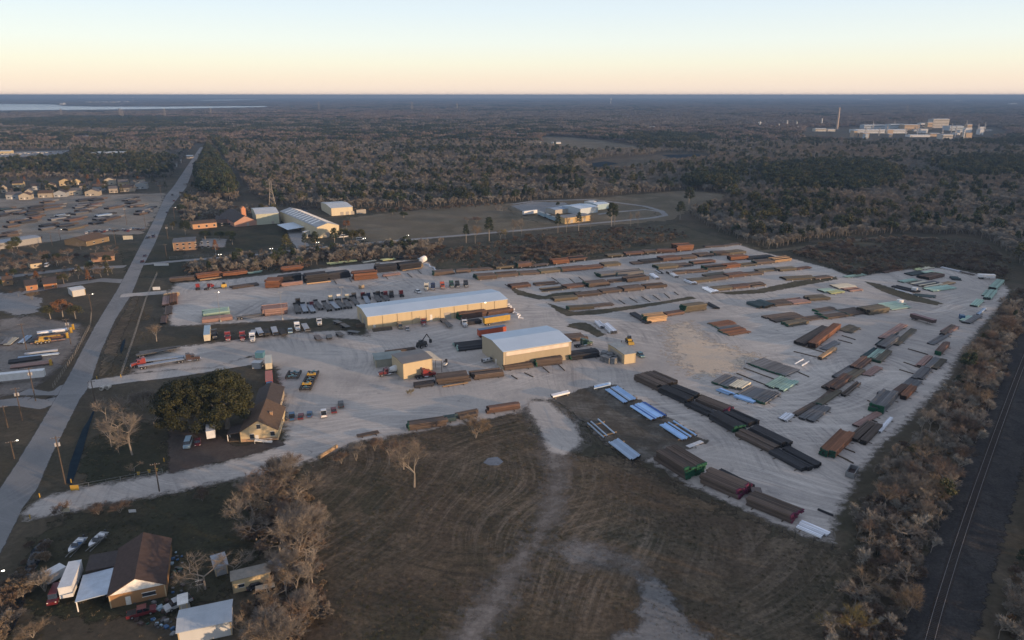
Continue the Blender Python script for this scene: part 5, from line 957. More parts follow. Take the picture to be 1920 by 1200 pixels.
# ================================================================= POLES, SIGNS, FENCES
for i,(x,y,h,lb,lamp,tr) in enumerate([(42,788,12,'left pole of the pair at the street corner','',1),(67,752,13,'tallest dark pole beside the white trailer','',1),(15,802,8,'short pole at the left edge of the junction','',0),(181,768,11,'leaning dark pole at the upper drive','',0),(123,908,15,'pole crowned by transformers beside the ditch','',1),(299,922,9,'dark pole standing at the south drive edge','',0),
 (27,860,6,'short pole across the road from the ditch','lit',0),(172,583,9,'pole with bright street lamp by the work yard fence','lit',0),(133,646,12,'pole between the road and the yellow crane','',1),(50,656,12,'thin pole in the middle of the work yard','',0),(8,1155,11,'pole with lamp at the lower left corner','lit',0),(313,485,10,'pole on the road verge below the box van','',0),(315,448,11,'pole with transformers near the brick office','',1),
 (238,422,16,'tall pole right of the far-left pipe yard','',1),(273,425,15,'second tall pole right of the far-left pipe yard','',1),(328,412,11,'pole with lamp near the brick hall','lit',0),(303,372,14,'pole by the far road bend','',0),(217,458,12,'dark pole beside the ranch hall','',0),(98,460,10,'street pole before the far-left stacks','',0),(114,452,9,'lamp pole before the far-left stacks','lit',0)]): pole(x,y,h,lb,1,lamp,trans=bool(tr))
for i,(x,y,h,lit) in enumerate([(414,604,15,1),(530,600,14,0),(643,585,13,0),(415,500,8,2),(511,488,8,2),(597,470,6,2),(684,462,6,2),(765,456,6,2),(405,478,7,0)]): lightpole(x,y,h,['floodlight pole in front of the green-topped stack','floodlight pole at the silver-banded stack','floodlight pole behind the cream trucks','lit lamp post on the left of the lane','lit lamp post left of the factory pines','lit lamp pair before the factory','lit lamp pair right of the factory','lit lamp pair at the tan field corner','unlit post near the parking lot'][i],lit)
def fence(pts,h,label,m=None,step=3.0,name='chain_link_fence',rail=True):
    P=[G(*p) for p in pts]; r=empty(name,(P[0].x,P[0].y,0),0,label,'fence'); o0=P[0]; W=MB(); PS=MB()
    for a,b_ in zip(P[:-1],P[1:]):
        a=a-o0; b_=b_-o0; L=(b_-a).length; n=max(1,int(L/step)); 
        for z in (.25,h*.5,h-.05): W.tube((a.x,a.y,z),(b_.x,b_.y,z),.035,n=3,caps=False)
        for k in range(n+1): p=a.lerp(b_,k/n); PS.tube((p.x,p.y,0),(p.x,p.y,h),.06,n=4)
    W.build('rail',m or m_steelpole,r); PS.build('post',m or m_steelpole,r)['kind']='stuff'; return r
fence([(227,708),(250,640),(275,560),(295,515)],1.8,'pale fence along the drain between road and yard')
fence([(100,728),(140,668),(170,612),(172,590)],1.8,'pale fence along the roadside edge of the work yard',M('fence_tan',(.25,.22,.18)))
fence([(134,920),(200,908),(305,888)],1.6,'wire fence along the north side of the south drive')
fence([(318,486),(345,484),(480,474),(590,461)],1.6,'wire fence on the near side of the lane')
fence([(1085,812),(1130,846),(1200,882),(1290,925),(1380,965),(1490,1008),(1560,1030)],1.8,'dark fence below the front row of stacks',m_dark)
fence([(1064,772),(1085,812)],1.8,'short fence beside the dirt track',m_dark)
fence([(600,862),(660,838),(768,820),(900,802),(1000,786)],1.4,'low fence on the south gravel edge',m_dark)
for i,(x,y,lb) in enumerate([(182,711,'yellow bollard left of the upper drive mouth'),(227,708,'yellow bollard right of the upper drive mouth'),(75,933,'yellow bollard at the south drive mouth, road side'),(57,973,'yellow bollard across the south drive mouth'),(308,866,'small yellow post beside the lawn'),(134,906,'thin yellow post by the ditch')]):
    a=G(x,y); b=MB(); b.tube((0,0,0),(0,0,1.2),.16,n=8); b.tube((0,0,1.2),(0,0,1.3),.16,.06,n=8); o=b.build('bollard',paint('yellow')); o.location=(a.x,a.y,.08); tag(o,lb,'bollard','yellow bollards')
def sign(x,y,wd,h,z,c,lb,rz=0.1):
    a=G(x,y); r=empty('sign_board',(a.x,a.y,0),rz,lb,'sign'); b=MB(); b.box(-wd/2,wd/2,-.05,.05,z,z+h); b.build('panel',paint(c),r); b=MB(); b.box(-wd/2+.1,-wd/2+.2,.051,.15,0,z+h*.9); b.box(wd/2-.2,wd/2-.1,.051,.15,0,z+h*.9); b.build('post',m_dark,r)
    return r
for s_,(x,y,wd,h,z,c,lb) in enumerate([(141,921,2.2,1.6,.3,'yellow','square yellow notice board at the ditch culvert'),(124,962,2.0,1.4,.4,'cream','pale notice board south of the drive'),(241,453,7,3,1.5,'cream','blank white billboard beside the parking row'),(303,499,9,1.4,.3,'white','long low white sign at the lane entrance'),(294,545,4,1.8,.4,'white','white sign panel at the upper gate'),(249,963,1.8,.8,.4,'white','small white board in the brown weeds')]): sign(x,y,wd,h,z,c,lb)
for i,(x,y) in enumerate([(260,890),(280,886),(294,883)]):
    a=G(x,y); b=MB(); b.tube((0,0,0),(0,0,.7),.35,n=8); b.box(-.5,.5,-.1,.1,.71,.85); o=b.build('barrel',paint('yellow')); o.location=(a.x,a.y,.06); tag(o,'orange-yellow barrel, %s from the left beside the south drive' % ORD[i],'barrel','barrels beside the south drive')
for i,(x,y,w_,h) in enumerate([(481,692,3.4,2.4),(486,672,3.2,2.2)]):
    a=G(x,y); b=MB(); b.box(-w_/2,w_/2,0,3,0,h); b.box(-w_/2-.15,w_/2+.15,-.15,3.15,h+.001,h+.15); o=b.build('garden_shed',paint('silver' if not i else 'teal')); o.location=(a.x,a.y,.1); tag(o,['pale small shed behind the oak','teal small cabinet behind the pale shed'][i],'shed')
# person walking near the black stack
def person(x,y,lb,top,rz=0):
    a=G(x,y); me=bpy.data.meshes.new('person'); J=[(0,0,.92),(0,0,1.15),(0,0,1.42),(0,0,1.52),(0,.01,1.66),(.1,0,.88),(.12,.08,.5),(.12,.02,.06),(.12,.16,.04),(-.1,0,.88),(-.12,-.06,.5),(-.12,-.16,.07),(-.12,-.02,.04),(.2,0,1.4),(.26,-.04,1.12),(.25,.06,.88),(-.2,0,1.4),(-.26,.02,1.12),(-.25,.12,.9)]
    E=[(0,1),(1,2),(2,3),(3,4),(0,5),(5,6),(6,7),(7,8),(0,9),(9,10),(10,11),(11,12),(2,13),(13,14),(14,15),(2,16),(16,17),(17,18)]
    Rr=[.15,.15,.16,.07,.11,.1,.075,.05,.04,.1,.075,.05,.04,.07,.05,.04,.07,.05,.04]
    me.from_pydata(J,E,[]); o=bpy.data.objects.new('person',me); C.objects.link(o); md=o.modifiers.new('s','SKIN')
    for v,r_ in zip(me.skin_vertices[0].data,Rr): v.radius=(r_,r_*.8)
    me.skin_vertices[0].data[0].use_root=True; o.modifiers.new('u','SUBSURF').levels=1; me.materials.append(top); o.location=(a.x,a.y,.14); o.rotation_euler.z=rz; tag(o,lb,'person')
person(1108,658,'person in dark clothes standing by the black pipe stack',paint('dark grey')); 
for i,(x,y) in enumerate([(1165,645)]): person(x,y,'person in dark clothes behind the open shed',paint('black'),1)
# culvert mouths
for i,(x,y) in enumerate([(190,733),(201,731)]):
    a=G(x,y); b=MB(); n=14
    for k in range(n):
        t0,t1=k/n*6.283,(k+1)/n*6.283; p=lambda t,r_,yy:(math.cos(t)*r_,yy,.7+math.sin(t)*r_)
        b.add([p(t0,.75,0),p(t1,.75,0),p(t1,.6,0),p(t0,.6,0),p(t0,.75,2),p(t1,.75,2),p(t1,.6,2),p(t0,.6,2)],[(0,1,2,3),(0,4,5,1),(3,2,6,7)])
    o=b.build('culvert_pipe',m_woodend); o.location=(a.x,a.y,.1); tag(o,'round concrete culvert mouth, %s of two under the upper drive' % ['left','right'][i],'culvert','culvert pipes under the upper drive')
# railway
ctr=[(1720,1300),(1743,1198),(1769,1110),(1800,1010),(1840,893),(1885,768),(1925,662),(1965,565),(2000,490)]
tr=empty('railway_track',(0,0,0),0,'single railway track with brown sleepers on the dark embankment','railway'); P=[G(*p) for p in ctr]; pts=[]
for i in range(len(P)-1):
    for k in range(8): pts.append(P[i].lerp(P[i+1],k/8))
sm=[sum((pts[max(0,min(len(pts)-1,i+j))] for j in range(-6,7)),Vector())/13 for i in range(len(pts))]
for s_ in (-1,1):
    b=MB()
    for a,c in zip(sm[:-1],sm[1:]):
        d=(c-a).normalized(); n=Vector((-d.y,d.x,0))*.75*s_; b.tube(a+n+Vector((0,0,.52)),c+n+Vector((0,0,.52)),.055,n=4,caps=False)
    b.build('rail',M('rail_steel',(.20,.19,.19),None,2,.5,.4),tr)
b=MB(); L=0; acc=0
for a,c in zip(sm[:-1],sm[1:]):
    d=(c-a); ln=d.length; d.normalize(); n=Vector((-d.y,d.x,0)); t=acc
    while t<ln:
        p=a+d*t; q=[p+d*sx*.12+n*sy*1.3 for sx,sy in ((-1,-1),(1,-1),(1,1),(-1,1))]; b.add([(v.x,v.y,.30) for v in q]+[(v.x,v.y,.44) for v in q],[(4,5,6,7),(0,1,5,4),(1,2,6,5),(2,3,7,6),(3,0,4,7)]); t+=.62
    acc=t-ln
b.build('sleeper',M('sleeper_brown',(.045,.034,.028),None,1,.9),tr)['kind']='stuff'
b=MB()
for a,c in zip(sm[:-1],sm[1:]):
    d=(c-a).normalized(); n=Vector((-d.y,d.x,0)); pr=[(-4.2,.09),(-1.9,.36),(1.9,.36),(4.2,.09)]
    for (o0,z0),(o1,z1) in zip(pr[:-1],pr[1:]):
        v=[a+n*o0,a+n*o1,c+n*o1,c+n*o0]; b.add([(v[0].x,v[0].y,z0),(v[1].x,v[1].y,z1),(v[2].x,v[2].y,z1),(v[3].x,v[3].y,z0)],[(0,1,2,3)])
o=b.build('railway_ballast',m_ballast); o['kind']='structure'; at=o.data.attributes.new('edge','FLOAT','POINT'); at.data.foreach_set('value',[1.0]*len(o.data.vertices))
# ================================================================= TREES
BT = []
for k, a in enumerate([dict(seed=3,H=12,spread=.50,lean=.6), dict(seed=5,H=12,spread=.62,lean=.35), dict(seed=9,H=12,spread=.45,lean=.8), dict(seed=21,H=12,spread=.5,lean=.7,multi=4,stem=.12), dict(seed=33,H=12,spread=.7,lean=.3,stem=.24)]):
    T, Bc = bare_meshes(depth=4, twigs=9, tw=.04, **a); BT.append((T.mesh('trunk_bare_%d' % k, TB), {c: Bc.mesh('crown_bare_%s_%d' % (c, k), TW[c]) for c in TW}))
def tree(px, py, H, kind, var, label, group=None, world=None, wide=1.0, name=None):
    a = Vector((*world, 0)) if world else G(px, py)
    sc = H/12; o = empty(name or ('bare_tree' if kind in TW else 'evergreen_tree'), (a.x, a.y, 0), random.uniform(0, 6.28), label, 'tree', group)
    if kind in TW:
        t, cr = BT[var % 5]; child('trunk', t, o, sc=(sc*wide, sc*wide, sc)); child('crown', cr[kind], o, sc=(sc*wide, sc*wide, sc))
    else:
        t, cr = LT[kind][var % len(LT[kind])]; child('trunk', t, o, sc=(sc*wide, sc*wide, sc)); child('crown', cr, o, sc=(sc*wide, sc*wide, sc))
    return o
def trunkmesh(name, H, r, limbs, seed=1):
    random.seed(seed); b = MB(); b.tube((0,0,0), (.1,.05,H*.55), r, r*.6, n=6); b.tube((.1,.05,H*.55), (0,0,H*.9), r*.6, r*.15, n=5)
    for k in range(limbs):
        z = H*random.uniform(.35,.8); t = random.uniform(0,6.28); l = H*random.uniform(.12,.3); b.tube((0,0,z), (math.cos(t)*l, math.sin(t)*l, z+l*.5), r*.35, r*.1, n=4)
    return b.mesh(name, TB)
LT = {}
def shp_pine(k):
    z = 6.2+5.8*(k/22); r = 1.9*(1-(k/22)**1.6*.75); t = k*2.4; return Vector((math.cos(t)*r*.8, math.sin(t)*r*.8, z)), random.uniform(.6, 1.05)
def shp_round(k):
    t = random.uniform(0,6.28); e = random.uniform(-.2,1); rr = 3.3*math.sqrt(max(.05,1-e*e*.8)); return Vector((math.cos(t)*rr, math.sin(t)*rr, 6.4+e*4.2)), random.uniform(1.2, 2.0)
def shp_cone(k):
    z = 2.0+9.5*(k/26); r = 2.6*(1-k/28); t = k*2.4; return Vector((math.cos(t)*r, math.sin(t)*r, z)), random.uniform(.7, 1.1)
LT['pine'] = [(trunkmesh('trunk_pine_%d' % i, 12, .2, 8, i), leaf_mesh(40+i, shp_pine, 1300, .24, 22, .6).mesh('crown_pine_%d' % i, LF['pine'])) for i in range(2)]
LT['round'] = [(trunkmesh('trunk_round_%d' % i, 9, .3, 8, i+5), leaf_mesh(50+i, shp_round, 2600, .30, 30).mesh('crown_round_%d' % i, LF['olive' if i else 'pine'])) for i in range(2)]
LT['cone'] = [(trunkmesh('trunk_cone_%d' % i, 11, .2, 6, i+9), leaf_mesh(60+i, shp_cone, 1700, .28, 26, .5).mesh('crown_cone_%d' % i, LF['olive' if not i else 'rusty'])) for i in range(2)]
LT['yellow'] = [(trunkmesh('trunk_y', 9, .2, 9, 15), leaf_mesh(70, shp_round, 1500, .26, 24).mesh('crown_y', LF['yellow']))]
LT['rusty'] = [(trunkmesh('trunk_rusty', 9, .25, 9, 16), leaf_mesh(71, shp_round, 1500, .30, 24).mesh('crown_rusty', LF['rusty']))]
# the two live oaks: one mesh of foliage each, big and dense
def oak(px, py, Rx, Ht, n, seed, label):
    rr = random.Random(seed); a = G(px, py); o = empty('live_oak', (a.x, a.y, 0), 0, label, 'tree')
    b = MB(); b.tube((0,0,0),(.2,0,Ht*.22),.95,.7,n=10)
    for k in range(9): t = k*.7+.2; b.tube((.2,0,Ht*.2),(math.cos(t)*Rx*.62,math.sin(t)*Rx*.62,Ht*.55),.42,.12,n=6)
    b.build('trunk', TB, o)
    def sh(k):
        e = rr.uniform(-.7, 1); t = rr.uniform(0, 6.28); q = math.sqrt(max(0, 1-e*e)) if e > 0 else .97; q *= rr.uniform(.55, .93)
        return Vector((math.cos(t)*Rx*q, math.sin(t)*Rx*q*.9, Ht*.50+e*Ht*.42)), rr.uniform(1.3, 2.5)
    leaf_mesh(seed, sh, n, .27, 105).build('crown', LF['oak'], o); return o
oak(427,803,9.6,20.5,42000,81,'huge round live oak with dark green crown beside the office house')
oak(360,803,11,17.5,34000,83,'broad shadowed live oak to the left of the huge round one')
# single trees one can point at
singles = [(248,853,17,'grey',0,1.2,'wide bare tree on the lawn left of the live oaks'),(209,838,12,'grey',0,.9,'slim pale bare tree at the ditch side of the lawn'),(232,792,12,'grey',2,1.1,'bare tree behind the wide one toward the drive'),(268,770,10,'grey',3,1.1,'low multi-stemmed bare tree below the upper drive'),(200,790,10,'grey',2,1,'bare tree nearest the culverts'),(252,884,5,'tan',1,1.2,'small bare sapling on the lawn'),(222,815,11,'grey',4,1.2,'bare tree by the wet ditch'),(290,800,10,'grey',1,1.1,'bare tree under the left oak'),
 (777,914,17,'grey',2,1.1,'tallest bare tree in the field south of the yard'),(730,872,12,'brown',0,.9,'slim bare tree left of the tallest field tree'),(757,880,13,'brown',4,1,'bare tree behind the tallest field tree'),(668,864,8,'grey',3,1,'many-stemmed small tree at the left of the field'),(892,822,10,'tan',3,1.1,'many-stemmed shrub tree below the green-ended stack'),(703,846,6,'brown',3,1,'scrubby tree on the south gravel edge'),(640,870,5,'brown',3,1,'small scrub at the gravel edge left'),
 (294,640,10,'tan',0,1.25,'yellow-tan leafless tree at the corner of the upper yard'),(385,1105,12,'grey',4,1.15,'spreading bare tree before the grey storage hut'),(440,1080,9,'grey',1,1.1,'bare tree beside the grey storage hut'),(62,1196,4,'tan',3,1.6,'tan scrub clump at the lower left verge'),(85,1110,7,'grey',3,1.0,'ghostly bare shrub in the ditch by the motorhome'),(118,968,5,'brown',3,1,'brown scrub by the pale notice board'),(185,965,4,'brown',3,1.6,'brown weeds clump left of the white board'),(225,962,4,'brown',3,1.6,'brown weeds clump beside the white board'),(380,940,5,'brown',3,1,'reddish shrub alone on the back lawn'),(770,740,2.6,'yellow',3,1.4,'heap of cut brush on the gravel before the workshop'),
 (118,594,9,'rusty',0,1.6,'wide rusty-leaved tree beside the work yard'),(95,598,7,'round',1,1.5,'olive low tree beside the rusty one'),(142,598,7,'round',1,1.5,'olive tree right of the rusty one'),(40,505,10,'brown',4,1.3,'dark brown bare tree left of the cream cottage'),(20,515,10,'grey',1,1.2,'grey bare tree at the far left street'),(110,498,9,'brown',1,1.2,'brown bare tree right of the cream cottage'),(130,494,8,'brown',4,1.2,'brown bare tree behind the street'),(150,515,6,'cone',0,1.3,'olive bushy tree at the cross street'),(120,532,6,'round',1,1.4,'olive clump beside the orange house'),(190,520,9,'brown',1,1.2,'brown bare tree near the road corner'),(175,512,8,'grey',4,1.3,'grey bare tree near the road corner'),(35,556,7,'brown',1,1.3,'brown shrub in front of the orange house'),(60,562,6,'tan',3,1.3,'orange-tan shrub in front of the orange house'),
 (348,441,12,'round',0,1.0,'dark round tree at the left end of the brick hall'),(385,449,7,'round',0,1.7,'dark green shrub mass before the brick hall, left'),(412,450,7,'round',0,1.6,'dark green shrub mass before the brick hall, middle'),(432,452,8,'round',0,1.5,'dark green shrub mass before the church'),(436,459,8,'pine',0,1.4,'palm-like pine in the parking lot'),(405,472,9,'cone',1,1.1,'rust brown conifer beside the parking lot'),(538,472,13,'cone',0,1.4,'broad olive conifer left of the factory'),(573,472,13,'pine',0,1,'thin pine left of the factory front'),(593,471,14,'pine',1,1.3,'tall pine at the factory corner'),(628,464,14,'pine',0,1.4,'tall pine before the factory door'),(645,452,10,'round',1,1.2,'olive round tree right of the factory'),(662,456,10,'round',1,1.2,'second olive round tree right of the factory'),(676,454,10,'round',1,1.2,'third olive round tree right of the factory'),(650,430,8,'rusty',0,1,'brown bushy tree beside the factory wall'),
 (736,403,6,'round',0,1.5,'left dark bush alone in the tan field'),(757,409,6,'round',0,1.6,'right dark bush alone in the tan field'),(876,419,8,'brown',4,1.2,'dense brown tree in the tan field'),(893,419,8,'brown',3,1.2,'paler brown tree in the tan field'),(942,400,12,'grey',1,1.2,'grey bare tree left of the compound'),(874,456,14,'pine',0,1.0,'thin pine, first along the middle of the lane'),(891,457,17,'tan',2,.8,'tall leafless trunk along the lane'),(917,452,18,'pine',1,1.2,'tall ragged pine along the lane'),(938,449,10,'yellow',0,1,'yellow-green tree along the lane, left'),(947,447,10,'yellow',0,1,'yellow-green tree along the lane, right'),
 (962,447,18,'grey',2,.5,'tall bare stem by the lane, first of the row'),(978,445,18,'grey',2,.5,'tall bare stem by the lane, second of the row'),(1046,438,16,'pine',0,.9,'pine before the yellow shed, left'),(1062,436,16,'grey',2,.5,'tall bare stem before the yellow shed'),(1085,433,15,'pine',1,1,'pine before the yellow shed, right'),(1107,431,15,'grey',2,.5,'tall bare stem right of the yellow shed'),(1146,428,21,'pine',1,1.2,'tallest ragged pine by the compound'),(1152,424,18,'pine',0,1,'pine behind the tallest compound pine'),(1182,424,14,'grey',2,.5,'bare stem inside the lane loop, left'),(1196,424,15,'grey',2,.5,'bare stem inside the lane loop, right'),(1291,392,21,'pine',1,1.5,'lone big pine at the wood corner'),(1275,412,16,'pine',0,1.6,'second pine below the lone big pine'),(1046,388,5,'round',0,1.1,'small dark bush behind the compound'),(493,477,7,'brown',1,1,'brown tree by the lane')]
for x,y,H,k,v,wd,lb in singles: tree(x,y,H,k,v,lb,wide=wd,name='shrub' if H < 5.5 or 'shrub' in lb or 'bush' in lb else None)
def inpoly(px, py, poly): return sdf(np.array([px], float), np.array([py], float), poly)[0] > 0
MASS = []
def mass(poly, sp, hts, green=.1):
    X, Y = fill(poly, sp); MASS.append((X, Y, rs.uniform(hts[0]/12., hts[1]/12., X.size), rs.rand(X.size) < green))
def fill(poly, s, seed=0):
    W = wpoly(poly); xs = [p[0] for p in W]; ys = [p[1] for p in W]; X, Y = np.meshgrid(np.arange(min(xs),max(xs),s), np.arange(min(ys),max(ys),s)); X = X.ravel()+rs.uniform(-.5,.5,X.size)*s; Y = Y.ravel()+rs.uniform(-.5,.5,Y.size)*s; m = sdf(X, Y, W) > 0; return X[m], Y[m]
def zone(poly, sp, hts, kinds, label, group, vars_=(0,1,2,3,4), wide=(.9,1.25), cap=80, seed=1):
    rr = random.Random(seed); W = wpoly(poly); xs = [p[0] for p in W]; ys = [p[1] for p in W]; out = []; y = min(ys)
    while y < max(ys):
        x = min(xs)
        while x < max(xs):
            q = (x+rr.uniform(-.45,.45)*sp, y+rr.uniform(-.45,.45)*sp)
            if inpoly(q[0], q[1], W): out.append(q)
            x += sp
        y += sp
    rr.shuffle(out)
    for q in out[:cap]: k = rr.choice(kinds); tree(0,0,rr.uniform(*hts),k,rr.choice(vars_),label,group,world=q,wide=rr.uniform(*wide))
    print('zone', group, len(out), len(out[:cap]))
zone([(1612,975),(1640,905),(1690,850),(1730,800),(1790,730),(1812,680),(1855,625),(1885,575),(1905,585),(1896,640),(1850,770),(1800,885),(1752,1000),(1715,1110),(1680,1230),(1560,1240),(1575,1160),(1620,1080)], 6.5, (5.5,11), ['grey','grey','brown','brown','grey','tan'], 'leafless tree or tall scrub between the pipe yard and the railway', 'leafless trees between yard and railway', cap=90, seed=4)
mass([(1600,990),(1645,900),(1700,840),(1750,780),(1800,710),(1850,630),(1890,565),(1925,560),(1905,650),(1858,770),(1805,895),(1755,1010),(1715,1120),(1680,1250),(1540,1270),(1570,1170),(1620,1080)], 5.0, (4,8.5), .03)
mass([(1840,1290),(1880,1130),(1930,970),(1975,830),(2000,660),(2200,660),(2300,1290)], 5.5, (4,9), .03)
zone([(1850,1260),(1885,1120),(1930,965),(1975,830),(2000,700),(2090,640),(2150,800),(2120,1260)], 6.5, (6,12), ['grey','brown','tan','grey','yellow'], 'leafless tree on the far side of the railway at the right edge', 'leafless trees right of the railway', cap=60, seed=5)
zone([(470,915),(540,885),(580,950),(600,1060),(600,1215),(470,1235),(470,1150),(520,1110),(500,1060),(450,1010)], 5.6, (8,14), ['grey','brown','tan','grey'], 'leafless tree in the thicket around the yellow cabin', 'leafless trees around the yellow cabin', cap=40, seed=6)
mass([(345,502),(480,488),(590,473),(760,460),(835,464),(800,480),(700,486),(560,501),(430,513),(350,516)], 5.5, (6,10), .08)
zone([(-5,462),(60,470),(160,468),(235,475),(225,498),(150,497),(60,508),(-5,518)], 13, (6,10), ['grey','brown','brown','round'], 'tree in the gardens left of the road beside the cross street', 'garden trees left of the road', vars_=(0,1,4), cap=22, seed=8)
zone([(-5,518),(100,512),(225,506),(220,522),(120,534),(-5,552)], 13, (5,9), ['grey','brown','cone','round'], 'tree near the orange brick houses left of the road', 'trees near the orange houses', vars_=(0,1,4), cap=18, seed=9)
zone([(-5,338),(120,338),(320,336),(312,358),(200,366),(100,373),(-5,377)], 17, (6,11), ['grey','brown','round','round','cone'], 'garden tree among the far left suburban houses', 'garden trees of the suburb', vars_=(0,1,4), cap=60, seed=10)
mass([(340,372),(378,370),(445,392),(520,397),(478,410),(430,414),(405,408),(345,420)], 6.5, (5,9), .05)
mass([(150,283),(330,300),(318,334),(230,334),(120,328),(0,326),(0,306),(120,300)], 9, (9,14), .5)
zone([(345,352),(362,340),(372,352),(356,385),(330,440),(322,430)], 8, (4,8), ['grey','brown','round'], 'roadside tree on the right verge of the far road', 'trees on the far road verge', vars_=(0,3), cap=22, seed=14)
tree(1590,1195,8.5,'yellow',0,'yellow-leaved tree at the bottom right of the field',wide=1.2); tree(1560,1190,6.5,'yellow',0,'smaller yellow-leaved tree left of its twin at the bottom right',wide=1.1); tree(1628,1192,6,'yellow',0,'yellow-leaved shrub tree right of its twins at the bottom right')
tree(1838,690,12,'yellow',1,'yellowish leafless tree near the railway midway'); tree(1733,838,7,'yellow',0,'small golden tree below the orange stacks by the railway')
# ---- woods that read as one mass (stuff): low-detail trees scattered as instances
def protos(name, makers):
    col = bpy.data.collections.new(name)
    for i, me in enumerate(makers): o = bpy.data.objects.new('%s_%02d' % (name, i), me); col.objects.link(o)
    return col
def joined(T, Bc, mats, name):
    b = MB(); b.add(T.v, T.f); b.cm = 1; b.add(Bc.v, Bc.f); return b.mesh(name, mats)
far = []
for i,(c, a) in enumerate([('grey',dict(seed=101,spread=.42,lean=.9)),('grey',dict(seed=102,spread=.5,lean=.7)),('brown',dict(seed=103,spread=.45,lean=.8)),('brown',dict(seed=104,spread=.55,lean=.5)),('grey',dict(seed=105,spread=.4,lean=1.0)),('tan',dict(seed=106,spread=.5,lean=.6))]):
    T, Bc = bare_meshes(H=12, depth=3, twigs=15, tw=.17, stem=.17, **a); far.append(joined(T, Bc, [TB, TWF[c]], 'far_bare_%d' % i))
for k, (t, cr, m) in enumerate([('pine',0,'pine'),('round',0,'pine'),('round',1,'olive')]):
    random.seed(200+k); sh = {0: shp_pine, 1: shp_round, 2: shp_round}[k]; lm = leaf_mesh(200+k, sh, 700, .5, 20); b = MB(); b.tube((0,0,0),(0,0,9),.2,.08,n=4); b.cm = 1; bb = len(b.f); b.add(lm.v, lm.f); b.t[bb:] = lm.t; far.append(b.mesh('far_green_%d' % k, [TB, LF[m]]))
clump = []
for i, m in enumerate([M('canopy_grey',(.15,.132,.118),(.21,.185,.165),.05,.9,0,.25,True), M('canopy_brown',(.15,.118,.098),(.20,.16,.135),.05,.9,0,.25,True), M('canopy_dull',(.12,.112,.098),(.17,.155,.135),.05,.9,0,.25,True), LF['pine'], LF['olive'], LF['pine']]):
    rr = random.Random(300+i); cs = [(rr.uniform(-14,14), rr.uniform(-14,14), rr.uniform(6,9.5), rr.uniform(1.9,3.2)) for _ in range(34)]
    b = leaf_mesh(300+i, lambda k: (Vector(cs[k][:3]), cs[k][3]), 1700, .85, 34, 1.1)
    for f in range(len(b.t)): b.t[f] = min(1, max(0, b.t[f]))
    clump.append(b.mesh('clump_%d' % i, m))
tuft = []
for i, c in enumerate([M('straw',(.15,.12,.075),(.20,.16,.105),.3,.9), M('weed',(.075,.058,.04),(.10,.08,.055),.3,.9), M('weed_green',(.045,.05,.025),(.07,.07,.035),.3,.9)]):
    random.seed(400+i); b = MB()
    for _ in range(34): d = rv(.5); d.z = abs(d.z)+.5; d.normalize(); tri(b, Vector((random.gauss(0,.28),random.gauss(0,.28),0)), d, random.uniform(.2,.5), .05)
    tuft.append(b.mesh('tuft_%d' % i, c))
shrub = []
for i, c in enumerate(['brown','tan','grey']):
    T, Bc = bare_meshes(seed=500+i, H=3.2, depth=2, twigs=30, tw=.09, stem=.2, spread=.8, lean=.4, multi=5); shrub.append(joined(T, Bc, [TB, TW[c]], 'shrub_%d' % i))
def scatter(name, pts, rot, sc, idx, col, label, zs=None):
    me = bpy.data.meshes.new(name); me.from_pydata(pts.tolist(), [], [])
    me.attributes.new('rot','FLOAT','POINT').data.foreach_set('value', rot.astype('f')); me.attributes.new('sc','FLOAT','POINT').data.foreach_set('value', sc.astype('f')); me.attributes.new('sz','FLOAT','POINT').data.foreach_set('value', (sc if zs is None else zs).astype('f')); me.attributes.new('idx','INT','POINT').data.foreach_set('value', idx.astype('i'))
    o = bpy.data.objects.new(name, me); C.objects.link(o); tag(o, label, 'woods', None, 'stuff')
    ng = bpy.data.node_groups.new('scatter_'+name, 'GeometryNodeTree'); ng.interface.new_socket('Geometry', in_out='INPUT', socket_type='NodeSocketGeometry'); ng.interface.new_socket('Geometry', in_out='OUTPUT', socket_type='NodeSocketGeometry')
    N = ng.nodes.new; a = N('NodeGroupInput'); z = N('NodeGroupOutput'); mp = N('GeometryNodeMeshToPoints'); ip = N('GeometryNodeInstanceOnPoints'); ci = N('GeometryNodeCollectionInfo')
    ci.inputs['Collection'].default_value = col; ci.inputs['Separate Children'].default_value = True; ci.inputs['Reset Children'].default_value = True; ip.inputs['Pick Instance'].default_value = True
    def at(n, t): x = N('GeometryNodeInputNamedAttribute'); x.data_type = t; x.inputs['Name'].default_value = n; return x.outputs[0]
    cx = N('ShaderNodeCombineXYZ'); L_ = ng.links.new; L_(a.outputs[0], mp.inputs[0]); L_(mp.outputs[0], ip.inputs['Points']); L_(ci.outputs[0], ip.inputs['Instance']); L_(at('idx','INT'), ip.inputs['Instance Index'])
    L_(at('rot','FLOAT'), cx.inputs['Z']); e2 = N('FunctionNodeEulerToRotation'); L_(cx.outputs[0], e2.inputs[0]); L_(e2.outputs[0], ip.inputs['Rotation']); c3 = N('ShaderNodeCombineXYZ'); L_(at('sc','FLOAT'), c3.inputs[0]); L_(at('sc','FLOAT'), c3.inputs[1]); L_(at('sz','FLOAT'), c3.inputs[2]); L_(c3.outputs[0], ip.inputs['Scale']); L_(ip.outputs[0], z.inputs[0])
    o.modifiers.new('scatter', 'NODES').node_group = ng; return o
